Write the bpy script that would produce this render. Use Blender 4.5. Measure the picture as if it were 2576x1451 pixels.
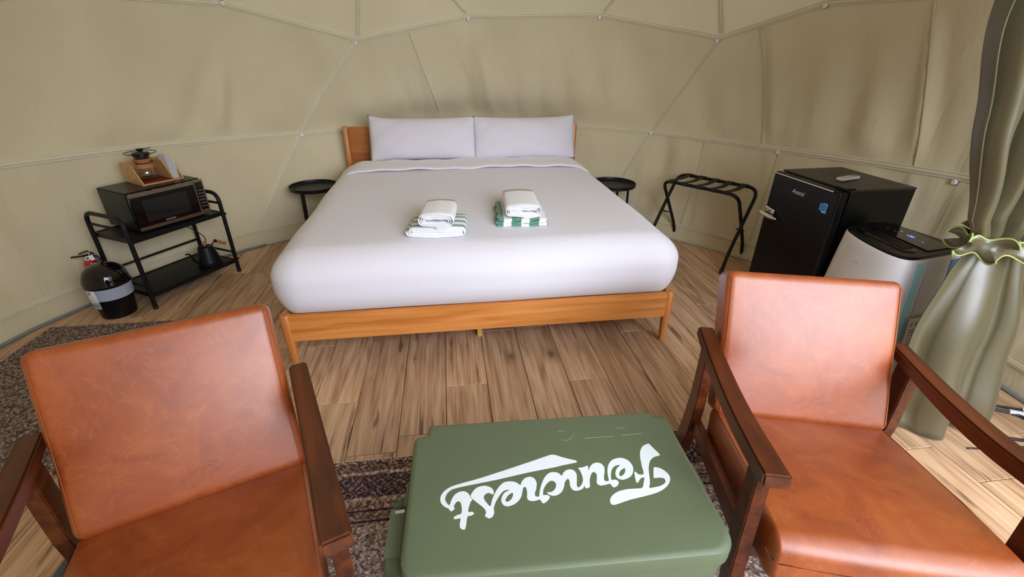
import bpy, bmesh, math, random
from math import sin, cos, pi, radians, sqrt, exp
from mathutils import Vector, Matrix
from mathutils.geometry import tessellate_polygon
random.seed(7)
for _o in list(bpy.data.objects): bpy.data.objects.remove(_o, do_unlink=True)
SC = bpy.context.scene
COL = SC.collection

# ------------------------------------------------------------------ camera
FPX, CH, PITCH, ROLL, YAW = 1160.357, 1.4403, 0.47596, 0.008809, 0.137887
_f = Vector((sin(YAW)*cos(PITCH), cos(YAW)*cos(PITCH), -sin(PITCH)))
_r = Vector((cos(YAW), -sin(YAW), 0)); _u = _r.cross(_f)
_r2 = _r*cos(ROLL)+_u*sin(ROLL); _u2 = -_r*sin(ROLL)+_u*cos(ROLL)
cam = bpy.data.cameras.new('camera'); camo = bpy.data.objects.new('camera', cam); COL.objects.link(camo)
_m = Matrix((( _r2.x,_u2.x,-_f.x,0),(_r2.y,_u2.y,-_f.y,0),(_r2.z,_u2.z,-_f.z,CH),(0,0,0,1)))
camo.matrix_world = _m
cam.sensor_fit = 'HORIZONTAL'; cam.sensor_width = 36; cam.lens = 36*FPX/2576; cam.clip_start = .02
SC.camera = camo

# ------------------------------------------------------------------ light
world = bpy.data.worlds.new('world'); SC.world = world; world.use_nodes = True
wn = world.node_tree.nodes; wl = world.node_tree.links
bg = wn['Background']; bg.inputs[1].default_value = 3.6
# overcast sky: brighter towards the zenith
_tc = wn.new('ShaderNodeTexCoord'); _sp = wn.new('ShaderNodeSeparateXYZ'); _rp = wn.new('ShaderNodeValToRGB')
wl.new(_tc.outputs['Generated'], _sp.inputs[0]); wl.new(_sp.outputs[2], _rp.inputs[0]); wl.new(_rp.outputs[0], bg.inputs[0])
_rp.color_ramp.elements[0].position = 0; _rp.color_ramp.elements[0].color = (.34, .37, .40, 1)
_rp.color_ramp.elements[1].position = 1; _rp.color_ramp.elements[1].color = (.95, .98, 1.0, 1)
SC.view_settings.view_transform = 'Standard'; SC.view_settings.look = 'None'
SC.view_settings.gamma = 1; SC.view_settings.use_curve_mapping = False
SC.view_settings.exposure = 0.0
def area(name, loc, target, sx, sy, power, color, spread=pi):
    l = bpy.data.lights.new(name, 'AREA'); l.shape = 'RECTANGLE'; l.size = sx; l.size_y = sy; l.energy = power; l.color = color; l.spread = spread
    o = bpy.data.objects.new(name, l); COL.objects.link(o); o.location = loc
    o.rotation_euler = (Vector(target)-Vector(loc)).to_track_quat('-Z', 'Y').to_euler()
    return o
# daylight falling in through the open front of the tent
area('entrance_daylight', (1.75, -1.75, 2.25), (.55, 4.0, .75), 2.4, 2.0, 68, (.82, .87, 1.0), radians(105))

# ------------------------------------------------------------------ node helpers
def new_mat(name):
    m = bpy.data.materials.new(name); m.use_nodes = True
    return m, m.node_tree.nodes, m.node_tree.links, m.node_tree.nodes['Principled BSDF']
def N(ns, t, **kw):
    n = ns.new(t)
    for k, v in kw.items():
        if k in ('operation', 'blend_type', 'data_type', 'feature', 'wave_type', 'bands_direction', 'interpolation_type', 'vector_type', 'noise_dimensions', 'distance'): setattr(n, k, v)
        else: n.inputs[k].default_value = v
    return n
def ramp(ns, stops, interp='LINEAR'):
    r = ns.new('ShaderNodeValToRGB'); r.color_ramp.interpolation = interp
    el = r.color_ramp.elements
    while len(el) > 1: el.remove(el[-1])
    el[0].position = stops[0][0]; el[0].color = (*stops[0][1], 1)
    for p, c in stops[1:]:
        e = el.new(p); e.color = (*c, 1)
    return r
def mat(name, col, rough=.5, metal=0, spec=.5, coat=0, bump=None, sheen=0):
    m, ns, ls, b = new_mat(name)
    b.inputs['Base Color'].default_value = (*col, 1); b.inputs['Roughness'].default_value = rough
    b.inputs['Metallic'].default_value = metal; b.inputs['Specular IOR Level'].default_value = spec
    b.inputs['Coat Weight'].default_value = coat; b.inputs['Sheen Weight'].default_value = sheen
    # slight procedural mottling of the colour
    tc = N(ns, 'ShaderNodeTexCoord'); no = N(ns, 'ShaderNodeTexNoise', Scale=14.0, Detail=3.0); ls.new(tc.outputs['Object'], no.inputs['Vector'])
    mx = N(ns, 'ShaderNodeMix', data_type='RGBA'); mx.inputs[6].default_value = (*[c*.94 for c in col], 1); mx.inputs[7].default_value = (*[min(1, c*1.05) for c in col], 1)
    ls.new(no.outputs['Fac'], mx.inputs[0]); ls.new(mx.outputs[2], b.inputs['Base Color'])
    if bump:
        n2 = N(ns, 'ShaderNodeTexNoise', Scale=bump[0], Detail=2.0); ls.new(tc.outputs['Object'], n2.inputs['Vector'])
        bp = N(ns, 'ShaderNodeBump', Strength=bump[1], Distance=bump[2]); ls.new(n2.outputs['Fac'], bp.inputs['Height']); ls.new(bp.outputs[0], b.inputs['Normal'])
    return m
def srgb(r, g, b):
    f = lambda c: (c/255/12.92 if c/255 <= .04045 else ((c/255+.055)/1.055)**2.4)
    return (f(r), f(g), f(b))

# ------------------------------------------------------------------ materials
def canvas_mat(name='tent_canvas', trans=0.0):
    m, ns, ls, b = new_mat(name)
    tc = N(ns, 'ShaderNodeTexCoord')
    n1 = N(ns, 'ShaderNodeTexNoise', Scale=1.6, Detail=3.0); ls.new(tc.outputs['Object'], n1.inputs['Vector'])
    r = ramp(ns, [(.3, (.635, .555, .365)), (.7, (.70, .62, .425))]); ls.new(n1.outputs['Fac'], r.inputs[0]); ls.new(r.outputs[0], b.inputs['Base Color'])
    b.inputs['Roughness'].default_value = .75; b.inputs['Specular IOR Level'].default_value = .25; b.inputs['Sheen Weight'].default_value = .15
    n2 = N(ns, 'ShaderNodeTexNoise', Scale=420.0, Detail=1.0); ls.new(tc.outputs['Object'], n2.inputs['Vector'])
    mp = N(ns, 'ShaderNodeMapping'); mp.inputs['Scale'].default_value = (5, 5, 1.2); ls.new(tc.outputs['Object'], mp.inputs[0])
    n3 = N(ns, 'ShaderNodeTexNoise', Scale=1.6, Detail=3.0, Distortion=.6); ls.new(mp.outputs[0], n3.inputs['Vector'])
    b1 = N(ns, 'ShaderNodeBump', Strength=.25, Distance=.001); ls.new(n2.outputs['Fac'], b1.inputs['Height'])
    b2 = N(ns, 'ShaderNodeBump', Strength=.35, Distance=.03); ls.new(n3.outputs['Fac'], b2.inputs['Height']); ls.new(b1.outputs[0], b2.inputs['Normal'])
    ls.new(b2.outputs[0], b.inputs['Normal'])
    if not trans: return m
    tr = N(ns, 'ShaderNodeBsdfTranslucent'); tr.inputs[0].default_value = (.80, .70, .50, 1)
    ms = N(ns, 'ShaderNodeMixShader'); ms.inputs[0].default_value = trans; ls.new(b.outputs[0], ms.inputs[1]); ls.new(tr.outputs[0], ms.inputs[2]); ls.new(ms.outputs[0], ns['Material Output'].inputs[0])
    return m
def plank_mat():
    m, ns, ls, b = new_mat('wood_plank')
    tc = N(ns, 'ShaderNodeTexCoord'); oi = N(ns, 'ShaderNodeObjectInfo')
    sc = N(ns, 'ShaderNodeVectorMath', operation='SCALE'); cx = N(ns, 'ShaderNodeCombineXYZ')
    ls.new(oi.outputs['Random'], cx.inputs[0]); ls.new(oi.outputs['Random'], cx.inputs[1]); ls.new(oi.outputs['Random'], cx.inputs[2])
    ls.new(cx.outputs[0], sc.inputs[0]); sc.inputs['Scale'].default_value = 61.0
    ad = N(ns, 'ShaderNodeVectorMath', operation='ADD'); ls.new(tc.outputs['Object'], ad.inputs[0]); ls.new(sc.outputs[0], ad.inputs[1])
    def stretched(sx, sy, scale, detail, dist=0.0):
        mp = N(ns, 'ShaderNodeMapping'); mp.inputs['Scale'].default_value = (sx, sy, 1); ls.new(ad.outputs[0], mp.inputs[0])
        n = N(ns, 'ShaderNodeTexNoise', Scale=scale, Detail=detail, Distortion=dist); ls.new(mp.outputs[0], n.inputs['Vector']); return n
    # cathedral grain: bands of a stretched low noise
    g0 = stretched(9, 1.1, 1.0, 2.0, .4)
    mu = N(ns, 'ShaderNodeMath', operation='MULTIPLY'); mu.inputs[1].default_value = 9.0; ls.new(g0.outputs['Fac'], mu.inputs[0])
    fr = N(ns, 'ShaderNodeMath', operation='PINGPONG'); fr.inputs[1].default_value = 1.0; ls.new(mu.outputs[0], fr.inputs[0])
    g1 = stretched(60, 2.2, 1.5, 4.0)
    mx = N(ns, 'ShaderNodeMix', data_type='FLOAT'); mx.inputs[0].default_value = .80; ls.new(fr.outputs[0], mx.inputs[2]); ls.new(g1.outputs['Fac'], mx.inputs[3])
    r = ramp(ns, [(.22, srgb(146, 112, 84)), (.45, srgb(196, 158, 124)), (.72, srgb(226, 192, 158))]); ls.new(mx.outputs[0], r.inputs[0])
    # per plank tone
    t = ramp(ns, [(0, (.80, .78, .76)), (.5, (.95, .94, .93)), (1, (1.12, 1.1, 1.06))]); ls.new(oi.outputs['Random'], t.inputs[0])
    m1 = N(ns, 'ShaderNodeMix', data_type='RGBA', blend_type='MULTIPLY'); m1.inputs[0].default_value = 1; ls.new(r.outputs[0], m1.inputs[6]); ls.new(t.outputs[0], m1.inputs[7])
    # knots and dark cracks
    mp = N(ns, 'ShaderNodeMapping'); mp.inputs['Scale'].default_value = (4.2, 2.1, 1); ls.new(ad.outputs[0], mp.inputs[0])
    vo = N(ns, 'ShaderNodeTexVoronoi', Scale=1.0, Randomness=1.0); ls.new(mp.outputs[0], vo.inputs['Vector'])
    kr = ramp(ns, [(0, (.9,)*3), (.04, (.75,)*3), (.10, (.25,)*3), (.2, (0,)*3)]); ls.new(vo.outputs['Distance'], kr.inputs[0])
    ck = stretched(16, 1.0, 2.3, 5.0, .3)
    cr = ramp(ns, [(.635, (0,)*3), (.70, (.75,)*3)]); ls.new(ck.outputs['Fac'], cr.inputs[0])
    mxk = N(ns, 'ShaderNodeMath', operation='MAXIMUM'); ls.new(kr.outputs[0], mxk.inputs[0]); ls.new(cr.outputs[0], mxk.inputs[1])
    m2 = N(ns, 'ShaderNodeMix', data_type='RGBA'); m2.inputs[7].default_value = (*srgb(84, 58, 42), 1); ls.new(mxk.outputs[0], m2.inputs[0]); ls.new(m1.outputs[2], m2.inputs[6])
    ls.new(m2.outputs[2], b.inputs['Base Color'])
    b.inputs['Roughness'].default_value = .42; b.inputs['Specular IOR Level'].default_value = .4
    bp = N(ns, 'ShaderNodeBump', Strength=.12, Distance=.002); ls.new(g1.outputs['Fac'], bp.inputs['Height']); ls.new(bp.outputs[0], b.inputs['Normal'])
    return m
def wood_mat(name, dark, mid, light, axis=0, rough=.3, coat=.3, sc=1.0):
    m, ns, ls, b = new_mat(name)
    tc = N(ns, 'ShaderNodeTexCoord'); mp = N(ns, 'ShaderNodeMapping'); s = [22, 22, 22]; s[axis] = 1.1; mp.inputs['Scale'].default_value = [v*sc for v in s]
    ls.new(tc.outputs['Object'], mp.inputs[0])
    n = N(ns, 'ShaderNodeTexNoise', Scale=1.6, Detail=5.0, Distortion=.5); ls.new(mp.outputs[0], n.inputs['Vector'])
    r = ramp(ns, [(.3, dark), (.5, mid), (.7, light)]); ls.new(n.outputs['Fac'], r.inputs[0]); ls.new(r.outputs[0], b.inputs['Base Color'])
    b.inputs['Roughness'].default_value = rough; b.inputs['Coat Weight'].default_value = coat; b.inputs['Coat Roughness'].default_value = .2
    return m
def leather_mat():
    m, ns, ls, b = new_mat('tan_leather')
    tc = N(ns, 'ShaderNodeTexCoord')
    n1 = N(ns, 'ShaderNodeTexNoise', Scale=7.0, Detail=6.0, Roughness=.62, Distortion=.8); ls.new(tc.outputs['Object'], n1.inputs['Vector'])
    r = ramp(ns, [(.32, srgb(132, 56, 10)), (.5, srgb(150, 69, 16)), (.68, srgb(162, 82, 28))]); ls.new(n1.outputs['Fac'], r.inputs[0])
    n2 = N(ns, 'ShaderNodeTexNoise', Scale=13.0, Detail=5.0, Distortion=.7); ls.new(tc.outputs['Object'], n2.inputs['Vector'])
    r2 = ramp(ns, [(.485, (0,)*3), (.5, (.10,)*3), (.515, (0,)*3)]); ls.new(n2.outputs['Fac'], r2.inputs[0])
    mx = N(ns, 'ShaderNodeMix', data_type='RGBA'); mx.inputs[7].default_value = (*srgb(214, 146, 104), 1); ls.new(r2.outputs[0], mx.inputs[0]); ls.new(r.outputs[0], mx.inputs[6])
    ls.new(mx.outputs[2], b.inputs['Base Color'])
    b.inputs['Roughness'].default_value = .46; b.inputs['Specular IOR Level'].default_value = .6; b.inputs['Coat Weight'].default_value = .75; b.inputs['Coat Roughness'].default_value = .42; b.inputs['Coat IOR'].default_value = 1.5
    n3 = N(ns, 'ShaderNodeTexNoise', Scale=260.0, Detail=2.0); ls.new(tc.outputs['Object'], n3.inputs['Vector'])
    bp = N(ns, 'ShaderNodeBump', Strength=.12, Distance=.001); ls.new(n3.outputs['Fac'], bp.inputs['Height']); ls.new(bp.outputs[0], b.inputs['Normal'])
    return m
def linen_mat(name, col, bstr=.3):
    m, ns, ls, b = new_mat(name)
    tc = N(ns, 'ShaderNodeTexCoord')
    b.inputs['Base Color'].default_value = (*col, 1); b.inputs['Roughness'].default_value = .85; b.inputs['Specular IOR Level'].default_value = .2; b.inputs['Sheen Weight'].default_value = .2
    mp = N(ns, 'ShaderNodeMapping'); mp.inputs['Scale'].default_value = (1, 3.2, 1); ls.new(tc.outputs['Object'], mp.inputs[0])
    n = N(ns, 'ShaderNodeTexNoise', Scale=4.5, Detail=4.0, Distortion=.8); ls.new(mp.outputs[0], n.inputs['Vector'])
    bp = N(ns, 'ShaderNodeBump', Strength=bstr, Distance=.012); ls.new(n.outputs['Fac'], bp.inputs['Height']); ls.new(bp.outputs[0], b.inputs['Normal'])
    return m
def stripe_mat(name, axis, period, duty, phase, green, white):
    m, ns, ls, b = new_mat(name)
    tc = N(ns, 'ShaderNodeTexCoord'); sx = N(ns, 'ShaderNodeSeparateXYZ'); ls.new(tc.outputs['Object'], sx.inputs[0])
    a = N(ns, 'ShaderNodeMath', operation='ADD'); a.inputs[1].default_value = phase+10*period; ls.new(sx.outputs[axis], a.inputs[0])
    md = N(ns, 'ShaderNodeMath', operation='MODULO'); md.inputs[1].default_value = period; ls.new(a.outputs[0], md.inputs[0])
    lt = N(ns, 'ShaderNodeMath', operation='LESS_THAN'); lt.inputs[1].default_value = period*duty; ls.new(md.outputs[0], lt.inputs[0])
    mx = N(ns, 'ShaderNodeMix', data_type='RGBA'); mx.inputs[6].default_value = (*white, 1); mx.inputs[7].default_value = (*green, 1)
    ls.new(lt.outputs[0], mx.inputs[0]); ls.new(mx.outputs[2], b.inputs['Base Color'])
    b.inputs['Roughness'].default_value = .9; b.inputs['Sheen Weight'].default_value = .3
    n = N(ns, 'ShaderNodeTexNoise', Scale=380.0, Detail=1.0); ls.new(tc.outputs['Object'], n.inputs['Vector'])
    bp = N(ns, 'ShaderNodeBump', Strength=.5, Distance=.002); ls.new(n.outputs['Fac'], bp.inputs['Height']); ls.new(bp.outputs[0], b.inputs['Normal'])
    return m
def rug_mat(name, edge_y, dark=1.0):
    # woven oriental rug: bands parallel to its back edge (object y), then a distressed field
    m, ns, ls, b = new_mat(name)
    tc = N(ns, 'ShaderNodeTexCoord'); sp = N(ns, 'ShaderNodeSeparateXYZ'); ls.new(tc.outputs['Object'], sp.inputs[0])
    d = N(ns, 'ShaderNodeMath', operation='SUBTRACT'); d.inputs[0].default_value = edge_y; ls.new(sp.outputs[1], d.inputs[1])
    def c(r, g, bb): return tuple(v*dark for v in srgb(r, g, bb))
    tan, brown, navy, mid, dk = c(168, 146, 132), c(132, 104, 90), c(62, 52, 66), c(142, 120, 108), c(50, 40, 42)
    band = ramp(ns, [(0, tan), (.014, brown), (.058, tan), (.072, navy), (.175, tan), (.188, brown), (.226, dk), (.232, mid), (.268, dk), (.276, tan), (.30, mid), (.9, mid)], 'CONSTANT'); ls.new(d.outputs[0], band.inputs[0])
    # motif line colour
    lines = ramp(ns, [(0, dk), (.014, dk), (.058, tan), (.072, c(150, 118, 100)), (.175, tan), (.188, c(176, 150, 134)), (.226, dk), (.232, c(100, 76, 66)), (.268, dk), (.276, brown), (.30, c(178, 160, 150))], 'CONSTANT'); ls.new(d.outputs[0], lines.inputs[0])
    no = N(ns, 'ShaderNodeTexNoise', Scale=26.0, Detail=2.0); ls.new(tc.outputs['Object'], no.inputs['Vector'])
    va = N(ns, 'ShaderNodeVectorMath', operation='SCALE'); va.inputs['Scale'].default_value = .035; ls.new(no.outputs['Color'], va.inputs[0])
    vb = N(ns, 'ShaderNodeVectorMath', operation='ADD'); ls.new(tc.outputs['Object'], vb.inputs[0]); ls.new(va.outputs[0], vb.inputs[1])
    v1 = N(ns, 'ShaderNodeTexVoronoi', Scale=19.0, Randomness=.75, distance='MANHATTAN'); v1.voronoi_dimensions = '2D'; ls.new(vb.outputs[0], v1.inputs['Vector'])
    m9 = N(ns, 'ShaderNodeMath', operation='MULTIPLY'); m9.inputs[1].default_value = 5.0; ls.new(v1.outputs['Distance'], m9.inputs[0])
    pp = N(ns, 'ShaderNodeMath', operation='PINGPONG'); pp.inputs[1].default_value = 1.0; ls.new(m9.outputs[0], pp.inputs[0])
    r1 = ramp(ns, [(.30, (.85,)*3), (.46, (0,)*3)]); ls.new(pp.outputs[0], r1.inputs[0])
    mx = N(ns, 'ShaderNodeMix', data_type='RGBA'); ls.new(r1.outputs[0], mx.inputs[0]); ls.new(band.outputs[0], mx.inputs[6]); ls.new(lines.outputs[0], mx.inputs[7])
    v2 = N(ns, 'ShaderNodeTexVoronoi', Scale=55.0, Randomness=1.0, distance='CHEBYCHEV'); v2.voronoi_dimensions = '2D'; ls.new(vb.outputs[0], v2.inputs['Vector'])
    gt = N(ns, 'ShaderNodeMath', operation='GREATER_THAN'); gt.inputs[1].default_value = .42; ls.new(v2.outputs['Distance'], gt.inputs[0])
    f2 = N(ns, 'ShaderNodeMath', operation='MULTIPLY'); f2.inputs[1].default_value = .6; ls.new(gt.outputs[0], f2.inputs[0])
    mx2 = N(ns, 'ShaderNodeMix', data_type='RGBA'); mx2.inputs[7].default_value = (*dk, 1); ls.new(f2.outputs[0], mx2.inputs[0]); ls.new(mx.outputs[2], mx2.inputs[6])
    # distressed threads
    mp = N(ns, 'ShaderNodeMapping'); mp.inputs['Scale'].default_value = (60, 260, 1); ls.new(tc.outputs['Object'], mp.inputs[0])
    n2 = N(ns, 'ShaderNodeTexNoise', Scale=1.6, Detail=3.0); ls.new(mp.outputs[0], n2.inputs['Vector'])
    n4 = N(ns, 'ShaderNodeTexNoise', Scale=90.0, Detail=3.0); ls.new(tc.outputs['Object'], n4.inputs['Vector'])
    am = N(ns, 'ShaderNodeMath', operation='MULTIPLY'); ls.new(n2.outputs['Fac'], am.inputs[0]); ls.new(n4.outputs['Fac'], am.inputs[1])
    r3 = ramp(ns, [(.2, (.65,)*3), (.26, (1.4,)*3), (.34, (2.0,)*3)]); ls.new(am.outputs[0], r3.inputs[0])
    mx3 = N(ns, 'ShaderNodeMix', data_type='RGBA', blend_type='MULTIPLY'); mx3.inputs[0].default_value = 1; ls.new(mx2.outputs[2], mx3.inputs[6]); ls.new(r3.outputs[0], mx3.inputs[7])
    ls.new(mx3.outputs[2], b.inputs['Base Color']); b.inputs['Roughness'].default_value = .95; b.inputs['Specular IOR Level'].default_value = .1
    bp = N(ns, 'ShaderNodeBump', Strength=.6, Distance=.002); ls.new(am.outputs[0], bp.inputs['Height']); ls.new(bp.outputs[0], b.inputs['Normal'])
    return m
def glass_mat(name, col=(1, 1, 1), rough=.02):
    m, ns, ls, b = new_mat(name)
    b.inputs['Base Color'].default_value = (*col, 1); b.inputs['Transmission Weight'].default_value = 1; b.inputs['Roughness'].default_value = rough; b.inputs['IOR'].default_value = 1.45
    tc = N(ns, 'ShaderNodeTexCoord'); n = N(ns, 'ShaderNodeTexNoise', Scale=5.0); ls.new(tc.outputs['Object'], n.inputs['Vector'])
    mr = N(ns, 'ShaderNodeMapRange'); mr.inputs['To Min'].default_value = rough; mr.inputs['To Max'].default_value = rough+.03; ls.new(n.outputs['Fac'], mr.inputs['Value']); ls.new(mr.outputs[0], b.inputs['Roughness'])
    return m
def emit_mat(name, col, s):
    m, ns, ls, b = new_mat(name); b.inputs['Base Color'].default_value = (0, 0, 0, 1); b.inputs['Emission Color'].default_value = (*col, 1); b.inputs['Emission Strength'].default_value = s
    return m
M = {}
M['canvas'] = canvas_mat(); M['canvas_roof'] = canvas_mat('tent_roof_canvas', .045); M['plank'] = plank_mat()
M['seam'] = mat('seam_canvas', (.70, .635, .46), .8, bump=(300, .3, .001))
M['slab'] = mat('dark_subfloor', (.05, .04, .035), .8)
M['pin_wood'] = wood_mat('honey_pine', srgb(188, 112, 46), srgb(212, 136, 66), srgb(226, 152, 84), 0, .35, .25)
M['pin_wood_y'] = wood_mat('honey_pine_long', srgb(176, 104, 44), srgb(198, 122, 58), srgb(214, 140, 74), 2, .35, .25)
M['head_wood'] = wood_mat('headboard_wood', srgb(150, 86, 38), srgb(168, 98, 46), srgb(182, 112, 56), 0, .35, .25)
M['walnut'] = wood_mat('walnut_stain', srgb(58, 22, 6), srgb(80, 34, 10), srgb(100, 46, 16), 1, .32, .12)
M['leather'] = leather_mat(); M['thread'] = mat('orange_thread', srgb(150, 74, 36), .7)
M['duvet'] = linen_mat('duvet_cotton', (.76, .735, .79), .22); M['pillow'] = linen_mat('pillow_cotton', (.70, .665, .72), .4); M['sheet'] = linen_mat('sheet_cotton', (.83, .79, .85), .3)
M['white_towel'] = mat('white_towel', (.86, .86, .88), .95, bump=(420, .5, .002), sheen=.3)
M['stripe_x'] = stripe_mat('green_striped_towel', 1, .066, .45, .033, srgb(106, 152, 134), (.86, .87, .88))
M['stripe_y'] = stripe_mat('green_block_towel', 0, .094, .55, .148, srgb(90, 142, 120), (.86, .87, .88))
M['black_metal'] = mat('black_metal', (.007, .008, .009), .42, .2, .3, bump=(300, .1, .001))
M['black_satin'] = mat('black_satin', (.004, .0045, .005), .34, spec=.28); M['black_gloss'] = mat('black_gloss', (.003, .003, .0035), .08, spec=.5, coat=.15)
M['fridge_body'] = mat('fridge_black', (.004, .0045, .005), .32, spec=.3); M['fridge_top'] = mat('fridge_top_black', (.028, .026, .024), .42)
M['charcoal'] = mat('charcoal_plastic', (.03, .03, .032), .5)
M['chrome'] = mat('chrome', (.75, .74, .72), .18, 1.0); M['steel'] = mat('stainless_steel', (.42, .36, .30), .32, 1.0, bump=(500, .1, .001))
M['window_glass'] = mat('dark_window', (.012, .013, .016), .08, coat=.5); M['green_screen'] = mat('green_display', (.006, .02, .008), .2)
M['key'] = mat('keypad_grey', (.12, .12, .13), .5)
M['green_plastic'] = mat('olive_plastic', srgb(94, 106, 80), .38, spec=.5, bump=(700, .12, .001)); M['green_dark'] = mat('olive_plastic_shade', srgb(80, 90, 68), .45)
M['letter'] = mat('white_vinyl', srgb(224, 234, 238), .4)
M['scratch'] = mat('pale_scuff', srgb(135, 145, 125), .6)
M['bamboo'] = wood_mat('bamboo', srgb(176, 130, 78), srgb(196, 150, 96), srgb(208, 164, 108), 0, .45, .1)
M['cork'] = mat('cork', srgb(178, 116, 72), .75, bump=(120, .4, .002)); M['red_mat'] = mat('dark_red_liner', srgb(110, 34, 16), .6)
M['glass'] = glass_mat('clear_glass'); M['paper'] = mat('white_paper', (.82, .80, .82), .8)
M['mesh_dark'] = mat('dark_filter_mesh', (.05, .035, .035), .6)
M['red'] = mat('red_paint', srgb(190, 18, 30), .25, coat=.5); M['white'] = mat('white_plastic', (.78, .77, .79), .4); M['grey_lcd'] = mat('grey_lcd', (.25, .25, .25), .3)
M['ac_white'] = mat('pearl_white_plastic', (.84, .83, .87), .35); M['ac_side'] = mat('lavender_grey_plastic', (.74, .74, .90), .45)
M['cyan'] = mat('cyan_film', (.38, .84, .96), .25); M['blue'] = mat('blue_film', (.01, .20, .48), .25)
M['bag'] = mat('pale_liner_plastic', (.42, .47, .60), .3); M['label_blue'] = mat('label_blue', (.30, .40, .55), .5)
M['sticker_blue'] = mat('sticker_blue', (.02, .22, .62), .4); M['sticker_edge'] = mat('sticker_edge', (.45, .65, .8), .4)
M['led'] = emit_mat('blue_led', (.05, .1, 1.0), 6); M['dot'] = mat('pale_print', (.45, .45, .5), .5); M['ink'] = mat('dark_ink', (.10, .10, .2), .6)
M['yellow'] = mat('yellow_triangle', (.75, .85, .05), .5)
M['strap'] = mat('black_webbing', (.012, .012, .012), .85, bump=(400, .5, .002))
M['brass'] = mat('pale_wood_leg', srgb(206, 170, 96), .5)
M['tag'] = mat('cable_tag', (.72, .72, .76), .6); M['rubber'] = mat('black_rubber', (.015, .017, .022), .35)
M['pipe'] = mat('grey_pipe', (.20, .23, .24), .5); M['clear_pipe'] = mat('pale_pipe', (.50, .46, .40), .35)
M['bolt'] = mat('white_bolt', (.78, .78, .80), .35); M['bolt_ring'] = mat('dark_bolt_gap', (.2, .19, .17), .7)
M['lime'] = mat('lime_binding', srgb(165, 180, 108), .7); M['ground'] = mat('outside_lawn', (.10, .16, .06), .95)
M['rug_a'] = rug_mat('oriental_rug', 1.365); M['rug_b'] = rug_mat('dark_oriental_rug', 3.3, .66)
M['bluegrey'] = mat('blue_grey_fabric', (.10, .11, .15), .7)
def satin():
    m, ns, ls, b = new_mat('olive_satin')
    tc = N(ns, 'ShaderNodeTexCoord'); n = N(ns, 'ShaderNodeTexNoise', Scale=600.0, Detail=1.0); ls.new(tc.outputs['Object'], n.inputs['Vector'])
    r = ramp(ns, [(.3, srgb(78, 72, 48)), (.7, srgb(94, 88, 60))]); ls.new(n.outputs['Fac'], r.inputs[0]); ls.new(r.outputs[0], b.inputs['Base Color'])
    b.inputs['Roughness'].default_value = .36; b.inputs['Specular IOR Level'].default_value = 1.0; b.inputs['Sheen Weight'].default_value = .1
    return m
M['satin'] = satin()

# ------------------------------------------------------------------ mesh helpers
class MB:
    def __init__(s): s.v = []; s.f = []
    def add(s, vs, fs):
        b = len(s.v); s.v += [tuple(v) for v in vs]; s.f += [tuple(i+b for i in f) for f in fs]; return s
    def xf(s, mtx, start=0):
        s.v = s.v[:start]+[tuple(mtx @ Vector(v)) for v in s.v[start:]]; return s
def mesh_obj(name, mb, m, parent=None, smooth=False, loc=(0, 0, 0), rot=(0, 0, 0), bevel=0, kind=None, label=None, angle=None):
    me = bpy.data.meshes.new(name); me.from_pydata(mb.v, [], mb.f)
    bm = bmesh.new(); bm.from_mesh(me); bmesh.ops.recalc_face_normals(bm, faces=bm.faces)
    if bevel: 
        bmesh.ops.bevel(bm, geom=[e for e in bm.edges if len(e.link_faces) == 2 and e.calc_face_angle(0) > .5], offset=bevel, segments=2, affect='EDGES', clamp_overlap=True)
    bm.to_mesh(me); bm.free()
    me.materials.append(m if not isinstance(m, str) else M[m])
    if smooth:
        me.shade_smooth()
        if angle: me.set_sharp_from_angle(angle=angle)
    o = bpy.data.objects.new(name, me); COL.objects.link(o); o.location = loc; o.rotation_euler = rot
    if parent: o.parent = parent
    if kind: o['kind'] = kind
    if label: o['label'] = label
    return o
def root(name, label, cat, loc=(0, 0, 0), rz=0, group=None):
    o = bpy.data.objects.new(name, None); COL.objects.link(o); o.location = loc; o.rotation_euler = (0, 0, rz); o.empty_display_size = .05
    o['label'] = label; o['category'] = cat
    if group: o['group'] = group
    return o
def tag(o, label, cat, group=None):
    o['label'] = label; o['category'] = cat
    if group: o['group'] = group
    return o
def dup(src, parent=None):
    c = src.copy(); COL.objects.link(c)
    if parent: c.parent = parent
    for ch in [x for x in src.children]: dup(ch, c)
    return c
def box(x0, x1, y0, y1, z0, z1):
    return MB().add([(x0, y0, z0), (x1, y0, z0), (x1, y1, z0), (x0, y1, z0), (x0, y0, z1), (x1, y0, z1), (x1, y1, z1), (x0, y1, z1)],
        [(0, 3, 2, 1), (4, 5, 6, 7), (0, 1, 5, 4), (1, 2, 6, 5), (2, 3, 7, 6), (3, 0, 4, 7)])
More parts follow.
